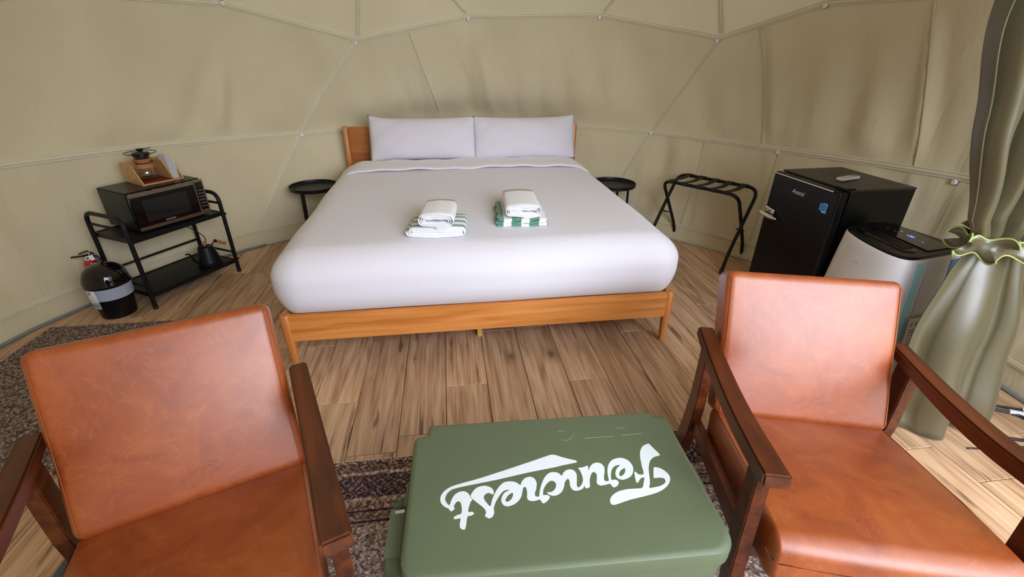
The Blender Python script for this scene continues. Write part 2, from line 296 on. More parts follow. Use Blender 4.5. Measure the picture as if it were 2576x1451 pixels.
def rbox(hx, hy, hz, r, n=8, seg=4, fn=None):
    """rounded box centred at 0; r may be a tuple of radii per axis (ellipsoidal corners); fn displaces"""
    R = (r, r, r) if not isinstance(r, tuple) else r
    H = (hx, hy, hz); ax = []
    for h, rr in zip(H, R):
        inn = [-(h-rr)+2*(h-rr)*i/n for i in range(n+1)]
        lo = [-h+rr*(1-cos(pi/2*i/seg)) for i in range(seg)] if rr > 0 else []
        ax.append(lo+inn+[-v for v in reversed(lo)])
    idx = {}; vs = []; fs = []
    def vid(i, j, k):
        key = (i, j, k)
        if key not in idx:
            c = [ax[0][i], ax[1][j], ax[2][k]]; d = []
            for q in range(3):
                inn = max(-(H[q]-R[q]), min(H[q]-R[q], c[q])); d.append((c[q]-inn)/R[q] if R[q] else 0)
            # radial normalisation using max norm -> circle
            mxv = max(abs(v) for v in d)
            # map cube-surface point to sphere by angle
            a = [sin(pi/4*0) for _ in d]
            t = [math.tan(pi/4*v) if abs(v) <= 1 else v for v in [math.asin(max(-1, min(1, v)))/(pi/2) for v in d]]
            L = sqrt(sum(v*v for v in t)) or 1
            e = [v/L for v in t]
            p = [max(-(H[q]-R[q]), min(H[q]-R[q], c[q]))+e[q]*R[q] for q in range(3)]
            if fn: p = fn(*p)
            idx[key] = len(vs); vs.append(tuple(p))
        return idx[key]
    nx, ny, nz = len(ax[0])-1, len(ax[1])-1, len(ax[2])-1
    for i in range(nx):
        for j in range(ny):
            fs.append((vid(i, j, 0), vid(i, j+1, 0), vid(i+1, j+1, 0), vid(i+1, j, 0)))
            fs.append((vid(i, j, nz), vid(i+1, j, nz), vid(i+1, j+1, nz), vid(i, j+1, nz)))
    for i in range(nx):
        for k in range(nz):
            fs.append((vid(i, 0, k), vid(i+1, 0, k), vid(i+1, 0, k+1), vid(i, 0, k+1)))
            fs.append((vid(i, ny, k), vid(i, ny, k+1), vid(i+1, ny, k+1), vid(i+1, ny, k)))
    for j in range(ny):
        for k in range(nz):
            fs.append((vid(0, j, k), vid(0, j, k+1), vid(0, j+1, k+1), vid(0, j+1, k)))
            fs.append((vid(nx, j, k), vid(nx, j+1, k), vid(nx, j+1, k+1), vid(nx, j, k+1)))
    return MB().add(vs, fs)
def smooth_path(pts, n=6, closed=False):
    P = [Vector(p) for p in pts]; L = len(P); out = []
    rng = range(L) if closed else range(L-1)
    for i in rng:
        g = lambda k: P[k % L] if closed else P[max(0, min(L-1, k))]
        p0, p1, p2, p3 = g(i-1), g(i), g(i+1), g(i+2)
        for s in range(n):
            t = s/n
            out.append(.5*((2*p1)+(p2-p0)*t+(2*p0-5*p1+4*p2-p3)*t*t+(3*p1-p0-3*p2+p3)*t*t*t))
    if not closed: out.append(P[-1])
    return out
def corner_path(pts, r, n=6):
    """polyline with filleted corners"""
    P = [Vector(p) for p in pts]; out = [P[0]]
    for i in range(1, len(P)-1):
        a, b, c = P[i-1], P[i], P[i+1]
        rr = min(r, (a-b).length*.49, (c-b).length*.49)
        p, q = b+(a-b).normalized()*rr, b+(c-b).normalized()*rr
        for k in range(n+1):
            t = k/n; out.append((1-t)**2*p+2*t*(1-t)*b+t*t*q)
    out.append(P[-1]); return out
def tube(path, r, seg=10, closed=False, caps=True, flat=1.0):
    P = [Vector(p) for p in path]; L = len(P); mb = MB(); vs = []; fs = []
    up = None
    for i, p in enumerate(P):
        if closed: t = (P[(i+1) % L]-P[i-1]).normalized()
        else: t = (P[min(L-1, i+1)]-P[max(0, i-1)]).normalized()
        if up is None:
            up = Vector((0, 0, 1)) if abs(t.z) < .9 else Vector((1, 0, 0))
        s = t.cross(up)
        if s.length < 1e-6: s = t.orthogonal()
        s.normalize(); up = s.cross(t).normalized()
        rr = r[i] if isinstance(r, (list, tuple)) else r
        for k in range(seg):
            a = 2*pi*k/seg; vs.append(p+s*cos(a)*rr+up*sin(a)*rr*flat)
    for i in range(L if closed else L-1):
        for k in range(seg):
            a, b = i*seg+k, i*seg+(k+1) % seg; j = ((i+1) % L)*seg
            fs.append((a, b, j+(k+1) % seg, j+k))
    if not closed and caps:
        fs.append(tuple(range(seg))[::-1]); fs.append(tuple((L-1)*seg+k for k in range(seg)))
    return MB().add(vs, fs)
def lathe(prof, seg=32, loc=(0, 0, 0), close=True):
    vs = []; fs = []; n = len(prof)
    for k in range(seg):
        a = 2*pi*k/seg
        for r, z in prof: vs.append((loc[0]+r*cos(a), loc[1]+r*sin(a), loc[2]+z))
    for k in range(seg):
        for i in range(n-1):
            a = k*n+i; b = ((k+1) % seg)*n+i; fs.append((a, b, b+1, a+1))
    if close:
        if prof[0][0] > 1e-5: fs.append(tuple(k*n for k in range(seg))[::-1])
        if prof[-1][0] > 1e-5: fs.append(tuple(k*n+n-1 for k in range(seg)))
    return MB().add(vs, fs)
def prism(poly, z0, z1, axis='z'):
    n = len(poly); vs = []
    for z in (z0, z1):
        for x, y in poly:
            vs.append({'z': (x, y, z), 'y': (x, z, y), 'x': (z, x, y)}[axis])
    fs = [tuple(range(n))[::-1], tuple(range(n, 2*n))]+[(i, (i+1) % n, n+(i+1) % n, n+i) for i in range(n)]
    return MB().add(vs, fs)
def join(*mbs):
    o = MB()
    for m in mbs: o.add(m.v, m.f)
    return o
def beam(path, w, h):
    """rectangular bar along path in the yz plane (width w along x, height h perpendicular)"""
    P = [Vector(p) for p in path]; vs = []; fs = []; L = len(P)
    for i, p in enumerate(P):
        t = (P[min(L-1, i+1)]-P[max(0, i-1)]).normalized(); x = Vector((1, 0, 0)); n = x.cross(t).normalized()
        if n.z < 0 and abs(t.z) < .9: n = -n
        ww = w[i] if isinstance(w, list) else w; hh = h[i] if isinstance(h, list) else h
        vs += [p-x*ww/2-n*hh/2, p+x*ww/2-n*hh/2, p+x*ww/2+n*hh/2, p-x*ww/2+n*hh/2]
    for i in range(L-1):
        for k in range(4): a = i*4+k; b = i*4+(k+1) % 4; fs.append((a, b, b+4, a+4))
    fs.append((3, 2, 1, 0)); fs.append(tuple((L-1)*4+k for k in range(4)))
    return MB().add(vs, fs)
def rrect(w, d, r, n=6):
    pts = []
    for cx, cy, a0 in ((w/2-r, d/2-r, 0), (-w/2+r, d/2-r, 90), (-w/2+r, -d/2+r, 180), (w/2-r, -d/2+r, 270)):
        for k in range(n+1):
            a = radians(a0+90*k/n); pts.append((cx+r*cos(a), cy+r*sin(a)))
    return pts
def loft(rings, caps=True):
    n = len(rings[0]); vs = [p for r in rings for p in r]; fs = []
    for i in range(len(rings)-1):
        for k in range(n): a = i*n+k; b = i*n+(k+1) % n; fs.append((a, b, b+n, a+n))
    if caps: fs.append(tuple(range(n))[::-1]); fs.append(tuple((len(rings)-1)*n+k for k in range(n)))
    return MB().add(vs, fs)
def text_mb(txt, size, shear=0, bold=0.0):
    cu = bpy.data.curves.new('t', 'FONT'); cu.body = txt; cu.size = size; cu.shear = shear; cu.offset = bold; cu.resolution_u = 3
    cu.align_x = 'CENTER'; cu.align_y = 'CENTER'
    o = bpy.data.objects.new('t', cu); COL.objects.link(o)
    dg = bpy.context.evaluated_depsgraph_get(); me = bpy.data.meshes.new_from_object(o.evaluated_get(dg))
    mb = MB().add([tuple(v.co) for v in me.vertices], [tuple(p.vertices) for p in me.polygons])
    bpy.data.objects.remove(o); bpy.data.meshes.remove(me); return mb

# ------------------------------------------------------------------ floor
CX, CY = .04, 1.70
floor = mesh_obj('floor', box(-2.95, 2.95, -1.9, 4.75, -.06, -.013), 'slab', kind='structure')
mesh_obj('ground', box(-14, 14, -16, 14, -.30, -.22), 'ground', kind='structure')
plank_cache = {}
def plank(x0, y0, y1):
    L = round(y1-y0, 3)
    if L not in plank_cache:
        g = .0013; c = .0022; w = .1999
        a = [(g, g), (w-g, g), (w-g, L-g), (g, L-g)]
        b = [(g+c, g+c), (w-g-c, g+c), (w-g-c, L-g-c), (g+c, L-g-c)]
        vs = [(x, y, -.0125) for x, y in a]+[(x, y, -c) for x, y in a]+[(x, y, 0) for x, y in b]
        fs = [(0, 3, 2, 1), (8, 9, 10, 11)]
        for i in range(4):
            j = (i+1) % 4; fs += [(i, j, 4+j, 4+i), (4+i, 4+j, 8+j, 8+i)]
        me = bpy.data.meshes.new('plank'); me.from_pydata(vs, [], fs); me.materials.append(M['plank']); plank_cache[L] = me
    o = bpy.data.objects.new('plank', plank_cache[L]); COL.objects.link(o); o.location = (x0, y0, 0); o.parent = floor
rows = {0: 1.785+1.22, -1: 1.726, 1: 1.484, 2: 1.785, 3: 2.36, 4: 1.03, 5: 1.755, 6: 2.2, 7: .93, 8: 1.42, 9: 2.0, -2: 2.21, -3: 1.0, -4: 1.33}
X0 = -.469
for k in range(-12, 17):
    x0 = X0+(k-1)*.1999
    if x0 < -2.9 or x0+.2 > 2.93: continue
    key = k-1+1-0
    j = rows.get({0: -1}.get(k, k), None)
    jj = {0: 1.726, 1: 2.62, 2: 1.484, 3: 1.785, 4: 2.25, 5: 1.05, 6: 1.755, 7: 2.33, 8: .93, 9: 1.5, 10: 2.0, 11: 1.18, -1: 2.21, -2: 1.0, -3: 1.52, -4: 2.0, -5: .8}.get(k, round(random.uniform(.8, 2.0), 2))
    y = jj
    while y > -1.8: y -= 1.22
    y0 = y
    while y0 < 4.7:
        a = max(y0, -1.85); b = min(y0+1.22, 4.7)
        if b-a > .02: plank(x0, a, b)
        y0 += 1.22

# ------------------------------------------------------------------ tent fabric
def bulge(az): return exp(-((az-3)/24)**2)
def pol(az, r, z): a = radians(az); return Vector((CX+r*sin(a), CY+r*cos(a), z))
RING = [
 [(a, 2.60+.13*bulge(a), 0) for a in range(-180, 151, 10)],
 [(-180, 2.7, .86), (-150, 2.7, .86), (-128, 2.7, .86), (-107, 2.7, .86), (-86, 2.7, .87), (-65.6, 2.70, .87), (-46, 2.72, .845), (-26.5, 2.76, .815), (-5, 2.84, .83), (17, 2.84, .835), (37.8, 2.75, .84), (58.9, 2.70, .828), (80.7, 2.70, .86), (102, 2.7, .87), (124, 2.7, .87), (150, 2.7, .87)],
 [(-180, 2.55, 1.7), (-150, 2.55, 1.7), (-118, 2.62, 1.53), (-97, 2.55, 1.71), (-76, 2.62, 1.53), (-54, 2.55, 1.715), (-34.9, 2.55, 1.717), (-15.4, 2.62, 1.52), (4.0, 2.6, 1.698), (27.2, 2.58, 1.707), (46.9, 2.62, 1.545), (61.1, 2.55, 1.721), (83, 2.55, 1.72), (104, 2.62, 1.53), (126, 2.55, 1.7), (150, 2.55, 1.7)],
 [(a, 1.95, 2.38) for a in range(-175, 151, 25)],
 [(a, 1.0, 2.85) for a in range(-180, 151, 30)],
 [(a, .02, 3.0) for a in range(-180, 181, 60)],
]
def ring_pt(ri, az):
    R = RING[ri]
    for (a0, r0, z0), (a1, r1, z1) in zip(R, R[1:]):
        if a0 <= az <= a1:
            p, q = pol(a0, r0, 0), pol(a1, r1, 0)
            # intersection of the azimuth line with the chord
            d = Vector((sin(radians(az)), cos(radians(az)))); c = Vector((CX, CY))
            e = Vector((q.x-p.x, q.y-p.y)); w = Vector((p.x-c.x, p.y-c.y))
            det = d.x*(-e.y)+e.x*d.y
            s = (d.x*w.y-d.y*w.x)/(-(d.x*e.y-d.y*e.x)) if abs(d.x*e.y-d.y*e.x) > 1e-9 else 0
            s = max(0, min(1, s)); t = (w+e*s).length
            if ri in (1, 2): t = .5*t+.5*(r0+(r1-r0)*s)
            return t, z0+(z1-z0)*s
    return R[0][1], R[0][2]
# hanging folds of the fabric: (azimuth, azimuth drift per t, width deg, amplitude m, t centre, t spread)
FOLDS = [(55.9, -3.4, .9, -.022, 1.5, .6), (57.6, -3.2, .8, .016, 1.4, .6), (63, -1.5, 1.6, .018, 1.25, .35), (66.5, -1, 2.0, -.022, 1.3, .45), (70.3, -1.6, 1.6, .020, 1.2, .4),
 (73.2, -1.5, 1.3, -.014, 1.15, .35), (76.1, -2.8, .7, .018, 1.5, .6), (77.4, -2.6, 1.2, -.012, 1.4, .5), (50.5, -1.5, 2.0, .014, 1.3, .35), (46, -1.0, 1.6, -.012, 1.25, .3), (60, 0, 1.2, .010, 1.15, .25),
 (43, -.5, 1.4, .008, .6, .4), (47, -.6, .5, -.010, .45, .6), (41, 2, 1.6, -.02, .75, .3), (38.8, 4, 1.3, .016, .8, .3), (72, 0, 1.2, .012, .8, .4), (75.5, .5, 1.0, -.014, .8, .4), (83, 1, 1.5, .014, .7, .4), (88, 0, 2, -.02, .6, .5), (93, 0, 2, .02, .6, .5),
 (8.1, -3, .8, .010, 1.25, .35), (4.5, -2.5, 1.2, -.012, 1.2, .3), (-2, -4, 1.2, .012, 1.35, .35), (-6, -5, .9, -.010, 1.35, .35), (14, 0, 1.4, .012, 1.2, .3), (-10, -3, 1.5, .008, 1.2, .3), (22, -2, 1.6, -.009, 1.3, .35), (30, -1, 2.2, .01, 1.3, .35),
 (-39.2, 5, 1.4, .018, 1.32, .3), (-42.5, 7, 1.8, -.022, 1.28, .3), (-36.5, 2, 1.4, -.014, 1.35, .35), (-46, 3, 1.8, .012, 1.12, .2), (-53, 2, 2.5, .014, 1.3, .4), (-60, 1, 3, -.014, 1.3, .4), (-30, -2, 2.0, .008, 1.3, .4), (-22, -2, 1.4, -.006, 1.4, .4),
 (-50, 0, 2, .006, .6, .4), (-33, 0, 1.5, .006, .5, .4), (-58, 0, 2.5, -.006, .6, .4)]
def surf(az, t, folds=True):
    i = min(len(RING)-2, int(t)); f = t-i
    r0, z0 = ring_pt(i, az); r1, z1 = ring_pt(i+1, az)
    r = r0+(r1-r0)*f; z = z0+(z1-z0)*f
    if t < 3:
        r += (.035 if i else .018)*sin(pi*f)                    # taut panels belly outwards a little
        # soft bulge above the bed's headboard
        r += .10*exp(-((az-3)/20)**2)*exp(-((t-1.06)/.15)**2)
        if folds:
            for a, dr, w, am, tc, ts in FOLDS:
                u = (az-a-dr*(t-1 if t > 1 else t-1))/w
                if abs(u) < 3.2:
                    am = am*1.0
                    e = exp(-((t-tc)/ts)**2)*(min(1, f*7) if t >= 1 else min(1, (1-f)*7, f*4))*min(1, (1-f)*5 if t > 1 else 1)
                    r -= 1.6*am*exp(-u*u)*e
            for k in range(3):
                r += .0035*sin(az*(.31+.23*k)+t*(2+k*1.7)+k*2)*min(1, 5*f, 5*(1-f))
    return pol(az, r, z)
AZ = [-172+.5*i for i in range(int((113+172)/.5)+1)]
TS = [.0, .03, .07, .1, .14]+[.2+.08*i for i in range(10)]+[1+1/26*i for i in range(27)]+[2+i/8 for i in range(1, 9)]+[3+i/5 for i in range(1, 6)]+[4+i/4 for i in range(1, 5)]
TS = sorted(set(round(t, 4) for t in TS))
G = [[surf(a, t) for a in AZ] for t in TS]
NRM = [[None]*len(AZ) for _ in TS]
for j in range(len(TS)):
    for i in range(len(AZ)):
        du = G[j][min(len(AZ)-1, i+1)]-G[j][max(0, i-1)]; dv = G[min(len(TS)-1, j+1)][i]-G[max(0, j-1)][i]
        n = du.cross(dv); n = n.normalized() if n.length > 1e-9 else Vector((0, 0, -1))
        c = Vector((CX, CY, .9))-G[j][i]
        NRM[j][i] = n if n.dot(c) > 0 else -n
def fabric(name, a0, a1, t0, t1):
    ii = [i for i, a in enumerate(AZ) if a0 <= a <= a1]; jj = [j for j, t in enumerate(TS) if t0 <= t <= t1]
    n = len(ii); vs = [G[j][i] for j in jj for i in ii]; ns = [NRM[j][i] for j in jj for i in ii]
    fs = []
    for q in range(len(jj)-1):
        for p in range(n-1): a = q*n+p; fs.append((a, a+n, a+n+1, a+1))
    me = bpy.data.meshes.new(name); me.from_pydata(vs, [], fs); me.materials.append(M['canvas']); me.shade_smooth()
    if me.polygons[0].normal.dot(ns[0]) < 0: me.flip_normals()
    me.normals_split_custom_set_from_vertices([tuple(v) for v in ns])
    o = bpy.data.objects.new(name, me); COL.objects.link(o); o['kind'] = 'structure'; return o
wall_left = fabric('wall_left', -172, -46, 0, 2); wall_back = fabric('wall_back', -46, 50, 0, 2); wall_right = fabric('wall_right', 50, 113, 0, 2)
ceiling = fabric('ceiling', -172, 113, 2, 5); ceiling.data.materials[0] = M['canvas_roof']
# front of the dome above the entrance opening, so that daylight enters only through the opening
def front_cap():
    azs = [113+i*(75/18) for i in range(19)]; ts = [3, 3.5, 4, 4.5, 5]; vs = []; fs = []
    def P(a, t):
        z = {1.75: 1.68, 2: 1.9, 2.5: 2.05, 3: 2.38, 3.5: 2.6, 4: 2.85, 4.5: 2.95, 5: 3.0}[t]; r = {1.75: 2.58, 2: 2.5, 2.5: 2.28, 3: 1.93, 3.5: 1.5, 4: 1.0, 4.5: .5, 5: .02}[t]
        return pol(a, r, z)
    for t in ts:
        for a in azs: vs.append(P(a, t))
    n = len(azs)
    for q in range(len(ts)-1):
        for p in range(n-1): a = q*n+p; fs.append((a, a+1, a+n+1, a+n))
    return MB().add(vs, fs)
wall_front = mesh_obj('wall_front', front_cap(), 'canvas_roof', kind='structure', smooth=True)

def npt(az, t):
    p = surf(az, t); e = .15
    du = surf(az+e, t)-surf(az-e, t); dv = surf(az, min(4.9, t+.01))-surf(az, max(0, t-.01))
    n = du.cross(dv).normalized()
    if n.dot(Vector((CX, CY, .9))-p) < 0: n = -n
    return p, n
def strip(name, path, w, parent, prof=((-1, .0), (-.9, .007), (-.58, .0072), (-.5, .002), (-.42, .008), (.42, .008), (.5, .002), (.58, .0072), (.9, .007), (1, .0)), m='seam'):
    PN = [npt(a, t) for a, t in path]; vs = []; fs = []; k = len(prof)
    for i, (p, n) in enumerate(PN):
        tg = (PN[min(len(PN)-1, i+1)][0]-PN[max(0, i-1)][0]).normalized(); s = tg.cross(n).normalized()
        for u, h in prof: vs.append(p+s*u*w/2+n*(h+.001))
    for i in range(len(PN)-1):
        for q in range(k-1): a = i*k+q; fs.append((a, a+1, a+k+1, a+k))
    return mesh_obj(name, MB().add(vs, fs), m, parent, smooth=True)
def line(a0, t0, a1, t1, n=40): return [(a0+(a1-a0)*i/n, t0+(t1-t0)*i/n) for i in range(n+1)]
for par, a0, a1 in ((wall_left, -112, -46), (wall_back, -46, 50), (wall_right, 50, 112.5)):
    strip('horizontal_seam', line(a0, 1.0, a1, 1.0, 120), .042, par)
    strip('hem_band', line(a0, .145, a1, .145, 120), .028, par)
# seam along the upper node ring, meeting the lower points with small kinks
for par, a0, a1 in ((wall_left, -112, -46), (wall_back, -46, 50), (wall_right, 50, 112.5)):
    strip('upper_seam', line(a0, 1.985, a1, 1.985, 120), .034, par)
strip('diagonal_seam', line(-26.3, 1.02, -15.6, 1.965, 46), .040, wall_back)
strip('diagonal_seam', line(-37.5, .155, -26.7, .985, 40), .040, wall_back)
strip('diagonal_seam', line(37.9, 1.02, 46.8, 1.965, 46), .016, wall_back)
strip('diagonal_seam', line(30.5, .155, 37.6, .985, 40), .026, wall_back)
strip('vertical_seam', line(58.9, .16, 59.1, .985, 24), .022, wall_right)
strip('vertical_seam', line(46.3, .16, 47.2, .985, 24), .010, wall_back)
strip('vertical_seam', line(53.0, 1.95, 56.3, 1.02, 40), .026, wall_right)
strip('vertical_seam', line(73.6, 1.95, 76.3, 1.02, 40), .008, wall_right)
strip('vertical_seam', line(-15.2, 2.02, -14.2, 2.8, 20), .036, ceiling)
strip('vertical_seam', line(47.2, 2.02, 46.8, 2.8, 20), .036, ceiling)
strip('diagonal_seam', line(-9, 2.9, 3.6, 2.02, 20), .02, ceiling)
strip('diagonal_seam', line(28, 2.02, 40, 2.9, 20), .02, ceiling)
strip('diagonal_seam', line(-6.5, 1.95, -2, 1.15, 30), .006, wall_back)
def bolt(az, t, par):
    p, n = npt(az, t); p = p+n*.004
    q = n.to_track_quat('Z', 'Y').to_euler()
    b = mesh_obj('bolt_washer', lathe([(.0001, 0), (.0165, 0), (.0165, .003), (.0001, .003)], 20), 'bolt_ring', par, smooth=False, loc=p, rot=q)
    mesh_obj('bolt', lathe([(.0001, 0), (.0125, 0), (.0135, .004), (.0135, .012), (.011, .0155), (.0001, .016)], 24), 'bolt', par, smooth=True, loc=p+n*.002, rot=q, angle=.7)
for az, t, par in ((-65.6, .97, wall_left), (-26.5, .985, wall_back), (37.6, .985, wall_back), (58.8, .975, wall_right), (80.9, .965, wall_right), (-35, 1.99, wall_back), (-15.7, 1.955, wall_back), (4, 1.965, wall_back), (27.2, 1.965, wall_back), (46.7, 1.955, wall_back), (61.2, 1.97, wall_right)):
    bolt(az, t, par)
# pipe that pins the fabric to the floor
def edge_pipe(a0, a1, m, r, lab):
    pts = []
    for i in range(61):
        a = a0+(a1-a0)*i/60; p = surf(a, 0); q = Vector((CX, CY, 0)); d = (q-p).normalized(); pts.append(p+d*(r+.006)+Vector((0, 0, r)))
    return mesh_obj('trim_1' if m == 'pipe' else 'trim_2', tube(pts, r, 8), m, smooth=True, kind='structure', label=lab)
edge_pipe(-112, -37, 'pipe', .009, 'dark grey pipe along the foot of the left tent wall')
edge_pipe(-37, 88, 'clear_pipe', .006, 'pale thin pipe along the foot of the back tent wall')
o = edge_pipe(88, 112, 'pipe', .010, 'grey pipe along the foot of the right tent wall'); o.name = 'trim_3'

# ------------------------------------------------------------------ bed
def side_tube(path, r, seg=10, **k): return tube(path, r, seg, **k)
bed = root('platform_bed', 'honey-coloured wooden platform bed with slanted headboard, made up in white', 'bed', (.157, 2.02, 0), .0059)
W2 = 1.0; RT = .307
mesh_obj('foot_rail', box(-W2+.035, W2-.035, .004, .03, RT-.147, RT-.003), 'pin_wood', bed, bevel=.003)
for s in (-1, 1):
    mesh_obj('side_rail', box(min(s*(W2-.03), s*(W2-.004)), max(s*(W2-.03), s*(W2-.004)), .04, 2.12, RT-.147, RT-.004), 'pin_wood_y', bed, bevel=.003)
    def ring(z, w, dx, dy=0): return [(s*(W2-w/2-dx)+x, .022+dy+y, z) for x, y in rrect(w, w*1.0, w*.42, 4)]
    mesh_obj('leg', loft([ring(0, .026, .012), ring(.01, .028, .011), ring(.10, .038, .005), ring(.16, .046, 0), ring(RT-.004, .048, 0), ring(RT, .042, .003)]), 'pin_wood_y', bed, smooth=True, angle=.9)
    def ring2(z, w, dx): return [(s*(W2-w/2-dx)+x, 2.145+y, z) for x, y in rrect(w, w, w*.42, 4)]
    mesh_obj('leg', loft([ring2(0, .028, .01), ring2(.16, .046, 0), ring2(.50, .046, 0), ring2(.868, .040, .002), ring2(.872, .036, .004)]), 'pin_wood_y', bed, smooth=True, angle=.9)
mesh_obj('support_leg', box(-.045, -.018, .18, .207, 0, RT-.12), 'brass', bed, bevel=.002)
mesh_obj('headboard', join(box(-W2+.045, W2-.045, 2.135, 2.157, .30, .868)), 'head_wood', bed, bevel=.004)
mesh_obj('slat_base', box(-W2+.03, W2-.03, .03, 2.12, RT-.05, RT-.02), 'pin_wood', bed)
# bedding
def duv(x, y, z):
    hx, hy = 1.015, 1.05
    e = max(0, abs(x)/hx); f = y/hy
    z2 = z
    if z > 0: z2 += .012*(1-e**4)*(1-abs(f)**6)+.0035*sin(x*5.1+y*2.3)*sin(y*4.0)
    # soft billow of the sides, pulled in where it is tucked under
    t = max(0, min(1, (z+.15)/.15))
    b = .0+.016*sin(pi*min(1, max(0, (z+.155)/.30)))
    x2 = x+(b if x > 0 else -b)*(e**6)
    tuck = 0
    d_ = max(0, min(1, (-z-.025)/.13)); ins = .15*(1-sqrt(1-d_*d_))*.55
    if abs(x) > hx-.165: x2 += math.copysign(ins, x)
    ys = math.copysign(ins, y) if abs(y) > hy-.155 else 0
    x2 *= 1-.035*tuck**2*e; y2 = y+ys+(.030*tuck**2+(-.012*sin(pi*min(1, max(0, (z+.155)/.30)))) if f < -.9 else 0)
    w = .0045*sin(x*7+1.3)*max(0, -f)**8+.004*sin(y*9)*e**8
    return [x2+(w if x > 0 else -w)*e, y2-w, z2]
duvet = mesh_obj('duvet', rbox(1.015, 1.05, .155, (.16, .15, .13), 34, 7, duv), 'duvet', None, smooth=True, loc=(.157-.0055, 2.02+1.05-.012, .452), rot=(0, 0, .0059))
tag(duvet, 'smooth white duvet covering the whole king-size mattress', 'duvet')
def fold(x, y, z):
    e = abs(x)/1.01; w = .006*sin(x*9+y*6)*(1-e)+.004*sin(x*23+y*14)
    dz = -.115*max(0, (e-.80)/.20)**2.4
    return [x*(1.0), y+.018*sin(x*3.1)+.35*w-.02*e**4*(1 if y < 0 else .6), z+dz+w*.8+.012*(1-e**4)]
sf = mesh_obj('turned_down_sheet', rbox(.995, .165, .013, (.06, .05, .013), 40, 4, fold), 'sheet', None, smooth=True, loc=(.157, 3.775, .622), rot=(0, 0, .0059))
tag(sf, 'white top sheet turned down over the duvet in front of the pillows', 'sheet')
def pillow(name, cx, label, seed, flip):
    rnd = random.Random(seed); n = 36; vs = []; fs = []; a, b, T = .436, .176, .085
    ph = [rnd.uniform(0, 6) for _ in range(6)]
    def P(u, v, s):
        # outline: edges draw in, corners stay pointed
        x = a*u*(1-.018*(1-v*v)*abs(u)**3); z = b*v*(1-.10*(1-abs(u)**2.2)*abs(v)**3*.8)
        if u < -.7 and v > .5 and flip < 0: z += .018*((-u-.7)/.3)*((v-.5)/.5)
        if u > .7 and v > .5 and flip > 0: z += .010*((u-.7)/.3)*((v-.5)/.5)
        th = T*(max(0, 1-abs(u)**2.6)**.62)*(max(0, 1-abs(v)**2.3)**.62)
        wr = .0035*sin(6*u+5*v+ph[0])+.003*sin(11*u-7*v+ph[1])*abs(u)+.004*sin(16*v+ph[2])*max(0, abs(u)-.7)*3
        return (x, -s*(th+wr*min(1, th*30)), z)
    for s in (1, -1):
        for j in range(n+1):
            for i in range(n+1): vs.append(P(-1+2*i/n, -1+2*j/n, s))
    m = (n+1)**2
    for s in (0, 1):
        for j in range(n):
            for i in range(n):
                q = s*m+j*(n+1)+i; f = (q, q+1, q+n+2, q+n+1); fs.append(f if s == 0 else f[::-1])
    bmv = MB().add(vs, fs)
    me = bpy.data.meshes.new(name); me.from_pydata(bmv.v, [], bmv.f); bm = bmesh.new(); bm.from_mesh(me); bmesh.ops.remove_doubles(bm, verts=bm.verts, dist=.0004); bmesh.ops.recalc_face_normals(bm, faces=bm.faces); bm.to_mesh(me); bm.free(); me.shade_smooth(); me.materials.append(M['pillow'])
    o = bpy.data.objects.new(name, me); COL.objects.link(o); o.location = (cx, 4.005, .787); o.rotation_euler = (radians(-17), 0, .006)
    tag(o, label, 'pillow', 'pillows against the headboard'); return o
pillow('pillow', -.192, 'white pillow on the left half of the bed, its top corner pointing up', 3, -1)
pillow('pillow', .652, 'white pillow on the right half of the bed, nearer the luggage rack', 5, 1)

# ------------------------------------------------------------------ towels
def spiral(w, h, turns, gap, start=0.0, seg=44, skew=0):
    """flattened spiral, outside -> inside, in the xz plane"""
    pts = []
    N_ = int(seg*turns)
    for i in range(N_+1):
        t = i/seg; k = gap*t; a = start+2*pi*t
        ww, hh = max(.004, w/2-k), max(.003, h/2-k); rr = hh
        c_, s_ = cos(a), sin(a); ex = 2/3.2
        L = ww-rr if ww > rr else 0
        x = L*math.copysign(min(1, abs(c_)*1.25), c_)+rr*c_; z = hh*s_
        if h < w: x = L*max(-1, min(1, 1.35*c_))+rr*c_
        pts.append((x+skew*z, z+.0012*sin(9*a)*min(1, t)))
    return pts
def ribbon_roll(w, h, ln, turns, gap, th, start=0.0, skew=0, bulge=0.0):
    P = spiral(w, h, turns, gap, start, 44, skew); vs = []; fs = []; n = len(P); S = 7
    nr = []
    for i in range(n):
        a, b = P[max(0, i-1)], P[min(n-1, i+1)]; dx, dz = b[0]-a[0], b[1]-a[1]; L = sqrt(dx*dx+dz*dz) or 1; nr.append((-dz/L, dx/L))
    for k in range(S):
        f = k/(S-1); y = ln*f; sc = 1+bulge*(sin(pi*f)-.0)
        e = .55 if k in (0, S-1) else 1
        for i in range(n):
            for sgn in (1, -1):
                o = th/2*e*sgn
                vs.append((P[i][0]*sc+nr[i][0]*o, y+.0012*sin(i*.5), (P[i][1]+nr[i][1]*o)*sc+h/2))
    R = 2*n
    for k in range(S-1):
        for i in range(n-1):
            a = k*R+2*i; fs.append((a, a+2, a+2+R, a+R)); a += 1; fs.append((a, a+R, a+2+R, a+2))
        for i in (0, n-1): a = k*R+2*i; fs.append((a, a+R, a+R+1, a+1))
    for k in (0, S-1):
        for i in range(n-1): a = k*R+2*i; fs.append((a, a+1, a+3, a+2))
    return MB().add(vs, fs)
ZT = .617
t = mesh_obj('striped_towel', ribbon_roll(.292, .054, .235, 1.9, .0135, .0100, pi, 0), 'stripe_x', None, smooth=True, loc=(-.078, 2.168, ZT), rot=(0, 0, -.10))
tag(t, 'folded white towel with narrow green stripes, under the left rolled towel', 'towel', 'towels on the bed')
